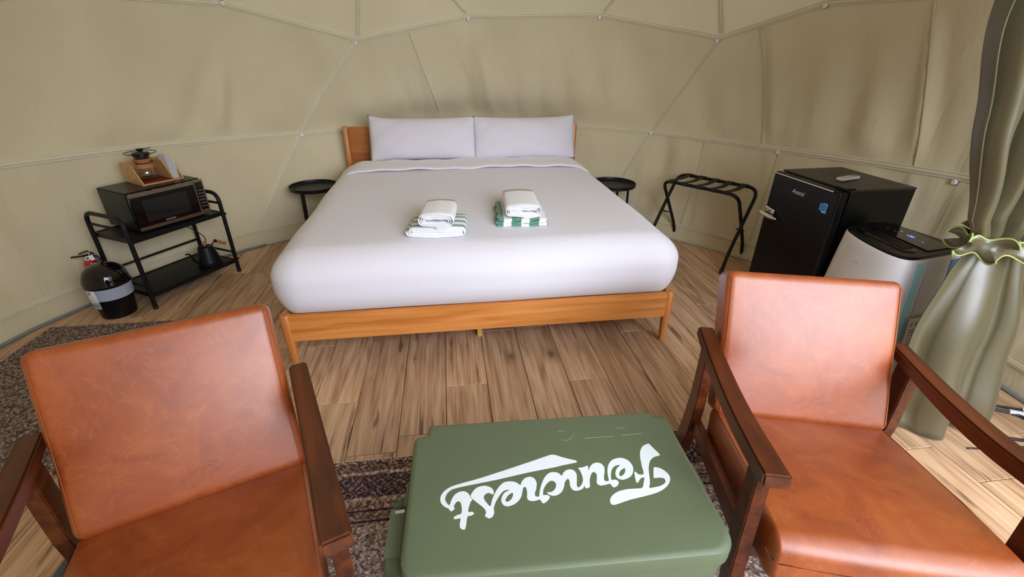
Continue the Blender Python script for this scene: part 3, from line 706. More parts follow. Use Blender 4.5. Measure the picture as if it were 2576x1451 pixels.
# white terry face that shows at the fold
mesh_obj('towel_lining', ribbon_roll(.268, .040, .229, 1.5, .0120, .009, pi, 0), 'white_towel', t, smooth=True, loc=(0, .001, .006))
t2 = mesh_obj('rolled_towel', ribbon_roll(.176, .074, .265, 2.9, .0105, .0058, -.5*pi, .05, .02), 'white_towel', None, smooth=True, loc=(-.078, 2.150, ZT+.0535), rot=(0, 0, -.10))
tag(t2, 'white folded towel lying on the narrow-striped green towel, left pile', 'towel', 'towels on the bed')
def block(x, y, z):
    return [x+.004*sin(y*30+z*60), y, z+.002*sin(x*40+y*17)+.004*(z > 0)*abs(x/.14)**3*sin(y*22)]
t3 = mesh_obj('striped_towel', rbox(.135, .165, .0065, .006, 14, 3, block), 'stripe_y', None, smooth=True, loc=(.375, 2.445, ZT+.007), rot=(0, 0, -.06))
tag(t3, 'flat folded towel with broad green blocks, under the right rolled towel', 'towel', 'towels on the bed')
for k, (dw, dx, ph) in enumerate(((.132, .0, 0), (.128, .003, 1.5))):
    def lay(x, y, z, ph=ph): return [x+.004*sin(y*50+ph*3), y+.006*sin(x*90+ph)*(y < -.1), z+.0022*sin(x*70+ph*2)+.003*(x > .1)]
    mesh_obj('towel_layer', rbox(dw, .163, .0062, .005, 16, 3, lay), 'stripe_y', t3, smooth=True, loc=(dx, .002*k, .0135*(k+1)))
t4 = mesh_obj('rolled_towel', ribbon_roll(.192, .070, .335, 3.0, .0100, .0056, -.5*pi, -.05, .015), 'white_towel', None, smooth=True, loc=(.372, 2.285, ZT+.0425), rot=(0, 0, -.06))
tag(t4, 'longer white rolled towel lying on the green block towel, right pile', 'towel', 'towels on the bed')

# ------------------------------------------------------------------ side tables
def stool(name, loc, rz, label):
    r = root(name, label, 'table', loc, rz, 'black tray side tables')
    R = .188; H = .458
    mesh_obj('tray_top', lathe([(.0001, H-.030), (R-.012, H-.030), (R-.002, H-.026), (R, H-.018), (R, H), (R-.003, H+.001), (R-.005, H-.002), (R-.006, H-.016), (R-.016, H-.024), (.0001, H-.024)], 56), 'black_metal', r, smooth=True, angle=.6)
    for k in range(4):
        a = radians(45+90*k); p0 = Vector((cos(a)*R*.72, sin(a)*R*.72, H-.03)); p1 = Vector((cos(a)*R*.80, sin(a)*R*.80, .008))
        mesh_obj('leg', tube([p0, p1+Vector((0, 0, -.008))], .0095, 10), 'black_metal', r, smooth=True, angle=.8)
    return r
stool('side_table', (-1.095, 3.90, 0), .35, 'round black metal tray table left of the bed')
stool('side_table', (1.372, 3.725, 0), .1, 'round black metal tray table right of the bed')

# ------------------------------------------------------------------ luggage rack
lr = root('luggage_rack', 'folding black luggage rack with webbing straps beside the fridge', 'rack', (1.5685, 3.3358, 0), -.940)
def rk(w, d, h, e, r=.0125):
    for k, (yf, yt, ins) in enumerate(((0, d/2+e, 0), (d, d/2-e, .026))):
        foot = .10
        # bent foot, straight rise, rounded shoulder, top bar
        def leg(x): return [Vector((x, yf, .0)), Vector((x, yf+(yt-yf)*.10, .12)), Vector((x, yt, h))]
        pts = [Vector((ins, yf, .006)), Vector((ins, yf+(yt-yf)*.12, .13)), Vector((ins, yt, h)), Vector((w-ins, yt, h)), Vector((w-ins, yf+(yt-yf)*.12, .13)), Vector((w-ins, yf, .006))]
        mesh_obj('tube_frame', tube(corner_path(pts, .085, 8), r, 12), 'black_metal', lr, smooth=True, angle=.9)
        for x in (ins, w-ins): mesh_obj('foot_cap', lathe([(.0001, 0), (.016, 0), (.0165, .02), (.0135, .034), (.0001, .034)], 16), 'rubber', lr, smooth=True, loc=(x, yf, 0), angle=.8)
    for x in (.013, w-.013):
        mesh_obj('pivot_bolt', tube([(x-.03, d/2, h*.5), (x+.03, d/2, h*.5)], .005, 8), 'black_metal', lr)
    for x in (.10, .205, .315, .425, .53):
        y0, y1 = d/2-e, d/2+e; n = 12; vs = []; fs = []; path = []
        for i in range(9): a = -pi/2-pi*i/8+pi*.0; path.append((y0-(r+.0015)*sin(pi*i/8), h-(r+.0015)*cos(pi*i/8)))
        for i in range(1, n): f = i/n; path.append((y0+(y1-y0)*f, h+(r+.0015)-.012*sin(pi*f)))
        for i in range(9): path.append((y1+(r+.0015)*sin(pi*i/8), h+(r+.0015)*cos(pi*i/8)))
        for y, z in path:
            vs += [(x-.021, y, z), (x+.021, y, z)]
        for i in range(len(path)-1): fs.append((2*i, 2*i+1, 2*i+3, 2*i+2))
        # give the webbing a thickness
        m2 = len(vs); cy = []
        for (y, z) in path: cy += [(x-.021, y, z+.0022), (x+.021, y, z+.0022)]
        vs += cy; L = len(path)
        for i in range(L-1):
            a = m2+2*i; fs.append((a, a+2, a+3, a+1)); fs.append((2*i, 2*i+2, a+2, a)); fs.append((2*i+1, a+1, a+3, 2*i+3))
        mesh_obj('strap', MB().add(vs, fs), 'strap', lr, smooth=False)
rk(.63, .415, .564, .146)

# ------------------------------------------------------------------ utility cart
CT = (-1.845, 2.759, 0); CR = 1.049; CW, CD = .596, .341; ZS, ZL = .455, .105
cart = root('utility_cart', 'black two-shelf metal cart holding the microwave by the left tent wall', 'cart', CT, CR)
for u in (0, CW):
    fr = mesh_obj('end_frame', tube(corner_path([(u, 0, 0), (u, 0, .578), (u, CD, .578), (u, CD, 0)], .07, 8), .0125, 12), 'black_metal', cart, smooth=True, angle=.9)
    mesh_obj('guard_rail', tube([(u, .002, .508), (u, CD-.002, .508)], .0085, 10), 'black_metal', cart, smooth=True)
    mesh_obj('cross_bar', tube([(u, .002, .15), (u, CD-.002, .15)], .0075, 10), 'black_metal', cart, smooth=True)
    for v in (0, CD): mesh_obj('foot_cap', lathe([(.0001, 0), (.0135, 0), (.0138, .018), (.0001, .018)], 14), 'rubber', cart, loc=(u, v, 0), smooth=True, angle=.8)
    for v in (0, CD):
        for z in (ZS-.018, ZL+.0): mesh_obj('thumb_screw', lathe([(.0001, 0), (.006, 0), (.006, .008), (.0001, .008)], 10), 'black_metal', cart, loc=(u, v-.022, z), rot=(pi/2*1, 0, 0))
for z in (ZS, ZL):
    s = join(box(.012, CW-.012, .006, CD-.006, z-.012, z-.008), box(.010, CW-.010, 0, .006, z-.032, z-.004), box(.010, CW-.010, CD-.006, CD, z-.032, z-.004), box(.006, .012, .0, CD, z-.032, z-.004), box(CW-.012, CW-.006, .0, CD, z-.032, z-.004))
    mesh_obj('shelf', s, 'black_metal', cart)
mesh_obj('back_rail', tube([(0, CD, .20), (CW, CD, .20)], .0075, 10), 'black_metal', cart, smooth=True)

# ------------------------------------------------------------------ microwave
MWO = (-1.85, 2.879); MWR = .978; MWW, MWD, MWH = .437, .317, .232; ZB = ZS-.008
mw = root('microwave', 'black microwave with bronze steel trim and keypad standing on the cart', 'microwave', (MWO[0], MWO[1], ZB), MWR)
mesh_obj('case', box(0, MWW, .016, MWD, .010, MWH+.008), 'black_satin', mw, bevel=.004)
for u in (.04, MWW-.04):
    for v in (.05, MWD-.05): mesh_obj('foot', lathe([(.0001, 0), (.012, 0), (.013, .011), (.0001, .011)], 14), 'rubber', mw, loc=(u, v, 0))
DW = .372
door = mesh_obj('door', box(.003, DW, -.012, .015, .014, MWH+.004), 'black_gloss', mw, bevel=.003)
mesh_obj('trim_bar', box(.003, DW, -.0165, -.010, MWH-.018, MWH+.004), 'steel', door, bevel=.0015)
mesh_obj('trim_bar', box(.003, DW, -.0165, -.010, .014, .034), 'steel', door, bevel=.0015)
mesh_obj('window', prism([(a, b) for a, b in [(.055+.005, .058), (.318, .058), (.318, .188), (.060, .188)]], -.0128, -.0122, 'y'), 'window_glass', door)
mesh_obj('name_plate', box(.155, .215, -.0135, -.012, .040, .050), 'key', door)
cp = mesh_obj('control_panel', join(box(DW+.003, MWW, -.014, .015, .014, MWH+.004)), 'steel', mw, bevel=.003)
mesh_obj('keypad', box(DW+.010, MWW-.010, -.0155, -.0135, .046, MWH-.010), 'black_gloss', cp, bevel=.0006)
mesh_obj('display', box(DW+.014, MWW-.014, -.0162, -.0152, MWH-.042, MWH-.018), 'green_screen', cp)
for r_ in range(6):
    for c_ in range(3):
        x = DW+.017+c_*.0125; z = MWH-.058-r_*.021; mesh_obj('button', box(x, x+.008, -.0162, -.0152, z-.006, z+.002), 'key', cp)
mesh_obj('door_button', box(DW+.006, MWW-.004, -.0165, -.0135, .018, .036), 'steel', cp, bevel=.001)
ZM = ZB+MWH+.008

# ------------------------------------------------------------------ coffee tray
TR = (-1.8525, 3.0627); TRR = .894; TW, TD = .235, .225
tray = root('wooden_caddy', 'small bamboo caddy with raised sides on top of the microwave', 'caddy', (TR[0], TR[1], ZM), TRR)
def side_profile(x0, x1, hole=False):
    pr = [(0, 0), (0, .012), (.075, .105), (.095, .117), (TD, .117), (TD, 0)]
    P = [(0, 0), (0, .014), (.062, .085), (.082, .108), (.105, .117), (TD, .117), (TD, 0)]
    return P
def holed(P, hole, x0, x1):
    loops = [[Vector((a, b, 0)) for a, b in P], [Vector((a, b, 0)) for a, b in hole]]
    tri = tessellate_polygon(loops); flat = [v for l in loops for v in l]; n = len(flat)
    vs = [(x0, v.x, v.y) for v in flat]+[(x1, v.x, v.y) for v in flat]; fs = [tuple(t) for t in tri]+[tuple(i+n for i in t)[::-1] for t in tri]
    o = 0
    for l in loops:
        for i in range(len(l)): j = (i+1) % len(l); fs.append((o+i, o+j, n+o+j, n+o+i))
        o += len(l)
    return MB().add(vs, fs)
slot = [(.150+x, .080+y) for x, y in rrect(.040, .016, .0079, 5)]
mesh_obj('side_panel', holed(side_profile(0, 0), slot, 0, .008), 'bamboo', tray)
mesh_obj('side_panel', holed(side_profile(0, 0), slot, TW-.008, TW), 'bamboo', tray)
mesh_obj('divider', prism(side_profile(0, 0), TW-.062, TW-.055, 'x'), 'bamboo', tray)
mesh_obj('back_panel', box(.008, TW-.008, TD-.008, TD, .003, .117), 'bamboo', tray)
mesh_obj('base', box(.008, TW-.008, 0, TD-.008, 0, .008), 'bamboo', tray)
mesh_obj('liner', box(.010, TW-.064, .006, TD-.010, .0082, .0105), 'red_mat', tray)
def tray_pt(u, v, z=0): c, s = cos(TRR), sin(TRR); return (TR[0]+c*u-s*v, TR[1]+s*u+c*v, ZM+z)
cf = root('coffee_maker', 'pour-over glass coffee carafe with cork collar standing in the bamboo caddy', 'coffee maker', tray_pt(.088, .118, .0105), TRR)
cf.scale = (1, 1, 1)
gl = [(.0001, 0), (.036, 0), (.046, .004), (.054, .018), (.0575, .036), (.055, .056), (.046, .074), (.034, .088), (.026, .098), (.026, .108), (.037, .135), (.050, .158), (.0485, .158), (.0355, .135), (.0245, .108), (.0245, .098), (.0325, .087), (.0445, .073), (.0535, .056), (.056, .036), (.0525, .019), (.045, .0055), (.036, .0018), (.0001, .0018)]
mesh_obj('glass_body', lathe(gl, 40), 'glass', cf, smooth=True)
mesh_obj('cork_collar', lathe([(.0585*.82, .070), (.052, .076), (.041, .092), (.0345, .100), (.0345, .104), (.046, .124), (.0475, .128), (.0445, .129), (.030, .104), (.030, .100), (.043, .078), (.0480, .070)], 40, close=False), 'cork', cf, smooth=True, angle=.7)
mesh_obj('cord', tube([(.0372*cos(2*pi*k/28), .0372*sin(2*pi*k/28), .102) for k in range(28)], .0028, 8, closed=True), 'strap', cf, smooth=True)
mesh_obj('knot', rbox(.006, .006, .005, .004, 2, 3), 'strap', cf, smooth=True, loc=(.046, -.004, .104))
mesh_obj('filter_basket', lathe([(.010, .092), (.030, .128), (.045, .162), (.0435, .162), (.029, .128), (.008, .092)], 32), 'mesh_dark', cf, smooth=True)
mesh_obj('filter_ring', tube([(.083*cos(2*pi*k/44), .083*sin(2*pi*k/44), .164) for k in range(44)], .0022, 8, closed=True), 'black_satin', cf, smooth=True)
sp = root('coffee_scoop', 'black coffee scoop resting on the ring of the carafe filter', 'scoop', tray_pt(.092, .120, .1795), TRR+.2)
mesh_obj('bowl', lathe([(.0001, 0), (.012, .001), (.019, .008), (.021, .016), (.0195, .016), (.017, .009), (.011, .003), (.0001, .002)], 24), 'black_satin', sp, smooth=True)
mesh_obj('handle', tube([(.018, 0, .013), (.045, .002, .012), (.072, .004, .0135)], .004, 8, flat=.6), 'black_satin', sp, smooth=True)
pf = root('paper_filters', 'stack of white paper coffee filters in the caddy slot', 'paper filters', tray_pt(TW-.0535, .018, .0085), TRR)
for k in range(5):
    x = .003+k*.0078
    vs = [(x, 0, 0), (x+.003, 0, 0), (x+.001+.001*k-.004, .012, .150-.004*k), (x-.002+.001*k-.004, .012, .150-.004*k), (x, .105, 0), (x+.003, .105, 0), (x-.001+.001*k, .115, .138), (x-.004+.001*k, .115, .138)]
    mesh_obj('filter_sheet', MB().add(vs, [(0, 1, 2, 3), (5, 4, 7, 6), (3, 2, 6, 7), (1, 5, 6, 2), (4, 0, 3, 7), (0, 4, 5, 1)]), 'paper', pf)

# ------------------------------------------------------------------ kettle
kt = root('gooseneck_kettle', 'matte black gooseneck kettle with wooden knob and handle on the lower cart shelf', 'kettle', (-1.690, 3.208, ZL-.008), 1.05)
mesh_obj('base_plate', lathe([(.0001, 0), (.074, 0), (.077, .004), (.077, .013), (.070, .018), (.0001, .018)], 40), 'black_metal', kt, smooth=True, angle=.6)
mesh_obj('body', lathe([(.0001, .019), (.071, .019), (.0735, .024), (.069, .042), (.047, .122), (.045, .130), (.040, .133), (.0001, .134)], 44), 'black_metal', kt, smooth=True, angle=.6)
mesh_obj('lid_knob', lathe([(.0001, .134), (.010, .135), (.008, .142), (.0155, .150), (.016, .157), (.010, .161), (.0001, .162)], 24), 'cork', kt, smooth=True)
mesh_obj('spout', tube(smooth_path([(-.062, 0, .04), (-.088, 0, .045), (-.103, 0, .075), (-.112, 0, .105), (-.128, 0, .122), (-.142, 0, .120)], 5), [.0075-.0028*min(1, i/24) for i in range(26)], 10), 'black_metal', kt, smooth=True)
mesh_obj('handle_arm', tube(smooth_path([(.044, 0, .118), (.062, 0, .136), (.078, 0, .143), (.088, 0, .140)], 4), .004, 8), 'black_metal', kt, smooth=True)
hd = mesh_obj('handle', tube([(.080, 0, .142), (.100, 0, .131), (.128, 0, .112), (.150, 0, .096)], [.0085, .0105, .010, .0075], 12), 'cork', kt, smooth=True, angle=.9)
mesh_obj('handle_ferrule', tube([(.076, 0, .1445), (.086, 0, .139)], .0105, 12), 'black_satin', hd, smooth=True)
#cd = mesh_obj('kettle_cord', tube(smooth_path([(-1.665, 3.265, .30), (-1.66, 3.27, .40), (-1.70, 3.24, .435)], 4), .0028, 6), 'strap', smooth=True)
kc = mesh_obj('hanging_cable', tube(smooth_path([(-1.765, 3.135, .4225), (-1.76, 3.14, .415), (-1.745, 3.19, .372), (-1.73, 3.26, .31), (-1.735, 3.33, .235), (-1.79, 3.365, .15), (-1.80, 3.37, .06), (-1.76, 3.40, .004)], 6), .003, 8), 'rubber', smooth=True)
tag(kc, 'thin black cable hanging behind the kettle from the upper cart shelf', 'cord')

# ------------------------------------------------------------------ bin
bn = root('waste_bin', 'black round waste bin with domed lid, pale liner band and sticker', 'bin', (-2.035, 2.735, 0), -.15)
mesh_obj('body', lathe([(.0001, 0), (.083, 0), (.088, .004), (.104, .20), (.1045, .215), (.10, .215), (.0001, .205)], 48), 'black_satin', bn, smooth=True, angle=.7)
mesh_obj('liner_band', lathe([(.1025, .128), (.1075, .130), (.1085, .136), (.107, .141), (.1085, .150), (.1105, .196), (.112, .205), (.1090, .212), (.1065, .205), (.1055, .15)], 48, close=False), 'bag', bn, smooth=True, angle=.9)
ld = mesh_obj('domed_lid', lathe([(.106, .203), (.1145, .203), (.116, .212), (.1145, .222), (.113, .226), (.111, .245), (.103, .272), (.088, .296), (.066, .314), (.038, .325), (.0001, .329)], 48), 'black_gloss', bn, smooth=True, angle=.8)
flap = tube(smooth_path([(.1125*cos(radians(a)), .1125*sin(radians(a)), .238+.0) for a in range(-130, -49, 8)], 2), .0022, 6)
mesh_obj('flap_edge', flap, 'black_gloss', ld, smooth=True)
# sticker wrapped on the front
def wrap(a0, a1, z0, z1, r0, r1, n=10):
    vs = []; fs = []
    for i in range(n+1):
        a = radians(a0+(a1-a0)*i/n)
        for z, r in ((z0, r0), (z1, r1)):
            vs.append((r*cos(a), r*sin(a), z)); vs.append(((r+.0008)*cos(a), (r+.0008)*sin(a), z))
    for i in range(n): b = 4*i; fs += [(b+1, b+5, b+7, b+3), (b, b+2, b+6, b+4), (b, b+4, b+5, b+1), (b+2, b+3, b+7, b+6)]
    return MB().add(vs, fs)
st = mesh_obj('sticker', wrap(-112, -84, .083, .206, .1095, .1125), 'paper', bn, smooth=True)
mesh_obj('sticker_panel', wrap(-111, -85, .105, .128, .1108, .1114), 'label_blue', st, smooth=True)
mesh_obj('sticker_panel', wrap(-108, -98, .178, .198, .1127, .1132), 'label_blue', st, smooth=True)
for k in range(3): mesh_obj('sticker_line', wrap(-108, -90-4*(k % 2), .166-.011*k, .168-.011*k, .1122-.0003*k, .1126-.0003*k), 'dot', st)

# ------------------------------------------------------------------ fire extinguisher
fe = root('fire_extinguisher', 'small red fire extinguisher with black valve and white tag behind the bin', 'fire extinguisher', (-2.198, 2.898, 0), 0)
mesh_obj('cylinder', lathe([(.0001, 0), (.036, 0), (.038, .004), (.038, .250), (.034, .274), (.020, .291), (.014, .296), (.0001, .298)], 32), 'red', fe, smooth=True, angle=.8)
mesh_obj('valve', rbox(.017, .014, .016, .006, 2, 3), 'black_satin', fe, smooth=True, loc=(0, 0, .308))
mesh_obj('lower_lever', MB().add(*[(lambda q: (q.v, q.f))(box(-.080, .02, -.007, .007, .314, .321))][0]), 'black_satin', fe, bevel=.002, rot=(0, 0, .35))
mesh_obj('upper_lever', tube([(.028, .012, .321), (.005, .004, .344), (-.035, -.012, .332)], .007, 8, flat=.6), 'black_satin', fe, smooth=True)
gg = mesh_obj('gauge', lathe([(.0001, 0), (.0135, 0), (.0135, .008), (.0001, .009)], 24), 'white', fe, smooth=True, angle=.7, loc=(.004, -.014, .303), rot=(radians(70), 0, radians(25)))
mesh_obj('gauge_face', lathe([(.0001, .009), (.008, .0092), (.0001, .0098)], 20), 'ink', gg)
mesh_obj('tag', box(-.010, .010, -.0008, .0008, -.032, 0), 'paper', fe, loc=(.028, -.018, .324), rot=(-.3, -.25, .3))
mesh_obj('pull_pin', tube([(.014, -.012, .318), (.034, -.016, .358)], .0016, 6), 'white', fe)
mesh_obj('hose', tube(smooth_path([(.012, 0, .308), (.04, .004, .308), (.058, .004, .265), (.055, 0, .15), (.050, 0, .07)], 5), .008, 10), 'rubber', fe, smooth=True)

# ------------------------------------------------------------------ refrigerator
FRO = (1.864, 2.448, 0)
fr = root('mini_fridge', 'black retro mini fridge with chrome trim facing the bed', 'refrigerator', FRO, -1.515)
FW, FD, FH = .472, .446, .84
mesh_obj('cabinet', box(.004, FW-.004, .058, FD, .015, FH-.004), 'fridge_body', fr, bevel=.003)
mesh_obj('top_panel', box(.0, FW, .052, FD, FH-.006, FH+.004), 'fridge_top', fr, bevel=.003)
mesh_obj('door_gasket', box(.012, FW-.012, .046, .059, .04, FH-.012), 'rubber', fr)
def fdoor(x, y, z):
    return [x, y-.006*(1-(x/.236)**2)*(y < 0), z]
dr = mesh_obj('door', rbox(.236, .024, .402, (.014, .016, .016), 6, 5, fdoor), 'black_satin', fr, smooth=True, loc=(.236, .023, .436))
mesh_obj('chrome_strip', rbox(.209, .002, .0032, .0018, 6, 2), 'chrome', dr, smooth=True, loc=(-.011, -.0295, .396))
lg = text_mb('Avanti', .034, .28, .0002)
lg.xf(Matrix.Rotation(pi/2, 4, 'X')); mesh_obj('logo', lg, 'chrome', dr, loc=(-.018, -.0302, .333), rot=(0, radians(0), 0))
hb = mesh_obj('handle_bracket', rbox(.038, .008, .015, .007, 3, 3), 'chrome', dr, smooth=True, loc=(-.178, -.036, .186), rot=(0, .1, 0))
hn = mesh_obj('handle', tube(smooth_path([(-.240, -.040, .163), (-.215, -.060, .163), (-.17, -.062, .161), (-.125, -.056, .158), (-.098, -.048, .156)], 5), [.010+.003*sin(pi*i/20) if i < 14 else .013-.0013*(i-13) for i in range(21)], 12, flat=1.0), 'chrome', dr, smooth=True)
mesh_obj('keyhole', lathe([(.0001, 0), (.005, 0), (.005, .002), (.0001, .002)], 16), 'black_gloss', hb, loc=(.008, -.008, 0), rot=(pi/2, 0, 0))
sb = mesh_obj('energy_sticker', box(-.024, .024, -.0006, 0, -.024, .024), 'sticker_edge', dr, loc=(.163, -.0265, .304), rot=(0, 0, .02))
mesh_obj('sticker_face', box(-.021, .021, -.0012, -.0005, -.017, .021), 'sticker_blue', sb)
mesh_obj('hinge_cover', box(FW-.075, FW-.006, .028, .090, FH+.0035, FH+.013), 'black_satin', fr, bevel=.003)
for u in (.04, FW-.04):
    for v in (.08, FD-.04): mesh_obj('foot', lathe([(.0001, 0), (.016, 0), (.016, .018), (.0001, .018)], 14), 'rubber', fr, loc=(u, v, 0))
rm = root('remote_control', 'white remote control lying on top of the black fridge', 'remote', (2.100, 2.185, FH+.004), .33)
mesh_obj('body', rbox(.078, .023, .0095, (.016, .016, .007), 5, 4), 'white', rm, smooth=True, loc=(0, 0, .0095))
mesh_obj('screen', box(.018, .066, -.016, .016, .0185, .0194), 'grey_lcd', rm, bevel=.0004)
for i in range(4):
    for j in range(2): mesh_obj('button', rbox(.004, .003, .0008, .0006, 1, 1), 'dot', rm, loc=(-.052+.017*i, -.009+.018*j, .0193))

# ------------------------------------------------------------------ air conditioner
ACO = (1.865, 1.88, 0)
ac = root('portable_air_conditioner', 'white portable air conditioner with black top between fridge and curtain', 'air conditioner', ACO, -1.413)
plan = [(-.040, .19), (-.035, .10), (-.005, .045), (.05, .010), (.108, -.018), (.16, -.036), (.21, -.050), (.26, -.060), (.30, -.063), (.335, -.056), (.356, -.034), (.364, .0), (.366, .04), (.364, .114), (.360, .20), (.354, .27), (.335, .31), (.29, .325), (.03, .325), (-.02, .30), (-.038, .25)]
plan = [(v.x, v.y) for v in smooth_path([(x, y, 0) for x, y in plan], 3, closed=True)]
def acr(z, grow, ins=0):
    cx, cy = .165, .13; out = []
    for x, y in plan:
        gx = (x-cx)*(1+grow*2.6)+cx; gy = (y-cy)*(1+grow*.8)+cy
        if y < .0: gy -= grow*.1
        d = Vector((gx-cx, gy-cy)); L = d.length; d = d*((L-ins)/L); out.append((cx+d.x, cy+d.y, z))
    return out
Z = .68
def gro(z): return .08*min(1, (Z-z)/.40)**.9 if z < Z else 0
mesh_obj('housing', loft([acr(0.02, .078, .02), acr(.03, .08)]+[acr(z, gro(z)) for z in (.1, .2, .3, .4, .5, .58, .64, .668)]+[acr(.675, 0, .002), acr(.678, 0, .008)]), 'ac_white', ac, smooth=True, angle=.9)
# grey side and rear shell, slightly proud of the white front
def patch(cond, z0, z1, off, nz=8):
    idx = [i for i, (x, y) in enumerate(plan) if cond(x, y)]
    idx.sort(key=lambda i: i)
    # walk in order round the outline
    runs = []; n = len(plan); 
    s = [i for i in idx if (i-1) % n not in idx][0]; run = [s]
    while (run[-1]+1) % n in idx: run.append((run[-1]+1) % n)
    vs = []; fs = []; L = len(run)
    for o_ in (off, -.004):
        for k in range(nz+1):
            z = z0+(z1-z0)*k/nz; R = acr(z, gro(z), -o_)
            for i in run: vs.append(R[i])
    m_ = L*(nz+1)
    for k in range(nz):
        for i in range(L-1):
            a = k*L+i; fs.append((a, a+1, a+L+1, a+L)); a += m_; fs.append((a, a+L, a+L+1, a+1))
    def edge(a, b): fs.append((a, b, b+m_, a+m_))
    for i in range(L-1): edge(i, i+1); edge(nz*L+i+1, nz*L+i)
    for k in range(nz): edge((k+1)*L, k*L); edge(k*L+L-1, (k+1)*L+L-1)
    return MB().add(vs, fs)
shell = mesh_obj('side_shell', patch(lambda x, y: (x > .3 and .045 < y < .29), .03, .664, .0025), 'ac_side', ac, smooth=True, angle=.8)
mesh_obj('protective_film', patch(lambda x, y: (x > .33 and .0 <= y < .043), .03, .660, .0018), 'cyan', ac, smooth=True, angle=.8)
mesh_obj('protective_film', patch(lambda x, y: (x > .2 and .20 < y < .29), .03, .655, .0045), 'blue', shell, smooth=True, angle=.8)
# black top: rim, recessed louver tray and sloping control deck
mesh_obj('top_deck', loft([acr(.672, 0, .004), acr(.683, 0, .003), acr(.688, 0, .008), acr(.688, 0, .03)]), 'black_satin', ac, smooth=True, angle=.6)
lv = mesh_obj('louver', loft([[(x, y, .690+dz) for x, y in rrect2] for rrect2, dz in (([(a+.165, b+.065-.22*(a)) for a, b in rrect(.30, .075, .03, 5)], 0), ([(a+.165, b+.065-.22*(a)) for a, b in rrect(.285, .060, .028, 5)], .004))]), 'black_gloss', ac, smooth=True, angle=.6)
for k in range(4):
    y = .040+.016*k
    mesh_obj('louver_slat', MB().add([(x, yy-.22*(x-.165), z) for x, yy, z in box(.045, .285, y, y+.009, .6935, .6975).v], box(0, 1, 0, 1, 0, 1).f), 'black_satin', lv)
cp2 = mesh_obj('control_panel', MB().add([(x, yy-.22*(x-.165), z) for x, yy, z in box(.015, .325, .135, .285, .6885, .6925).v], box(0, 1, 0, 1, 0, 1).f), 'black_gloss', ac, bevel=.001)
tm = text_mb('-26-', .026, 0, .0006).xf(Matrix.Rotation(0, 4, 'Z')); mesh_obj('led_digits', tm, 'led', cp2, loc=(.178, .208, .6932), rot=(0, 0, -.2))
for x, y in ((.115, .235), (.245, .185)): mesh_obj('led_icon', lathe([(.0001, 0), (.003, 0), (.003, .0004), (.0001, .0004)], 10), 'led', cp2, loc=(x, y, .6927))
for k in range(6):
    x = .06+k*.042; mesh_obj('panel_icon', box(-.006, .006, -.002, .002, 0, .0003), 'dot', cp2, loc=(x, .195-.22*(x-.165), .6927), rot=(0, 0, -.22))
mesh_obj('panel_print', box(-.022, .022, -.001, .001, 0, .0003), 'dot', cp2, loc=(.288, .130+.02, .6927), rot=(0, 0, -.22))
# faint maker's mark on the front and warning label on the side
mesh_obj('front_mark', box(-.022, .022, -.0006, .0006, -.0045, .0045), 'ac_side', ac, loc=(.150, -.0455, .585), rot=(radians(3), 0, -.33))
wl_ = mesh_obj('warning_label', box(-.0006, .0006, -.075, .075, -.105, .105), 'ac_white', ac, loc=(.4165, .112, .305), rot=(0, radians(-6.5), .02))
mesh_obj('warning_triangle', MB().add([(.001, -.020, .058), (.001, .020, .058), (.001, 0, .092), (.0016, -.020, .058), (.0016, .020, .058), (.0016, 0, .092)], [(0, 2, 1), (3, 4, 5), (0, 1, 4, 3), (1, 2, 5, 4), (2, 0, 3, 5)]), 'yellow', wl_)
mesh_obj('flame_mark', MB().add([(.0018, -.007, .064), (.0018, .007, .064), (.0018, .005, .072), (.0018, 0, .082), (.0018, -.005, .072)], [(0, 1, 2, 3, 4)]), 'ink', wl_)
wt = text_mb('WARNING', .013, 0, .0003)
R_ = Matrix(((0, 0, 1, .0009), (1, 0, 0, 0), (0, 1, 0, 0), (0, 0, 0, 1)))
mesh_obj('warning_text', MB().add(wt.v, wt.f).xf(Matrix.Translation((0, -.03, .045)) @ R_), 'ink', wl_)
for k in range(9):
    mesh_obj('warning_text', box(.0005, .0012, -.062, .050-.02*(k % 3), .032-.014*k, .035-.014*k), 'ink', wl_)
for a in (.0, .05): mesh_obj('label_pictogram', box(.0005, .0012, -.062+a*.6, -.045+a*.6, .064, .082), 'dot', wl_)

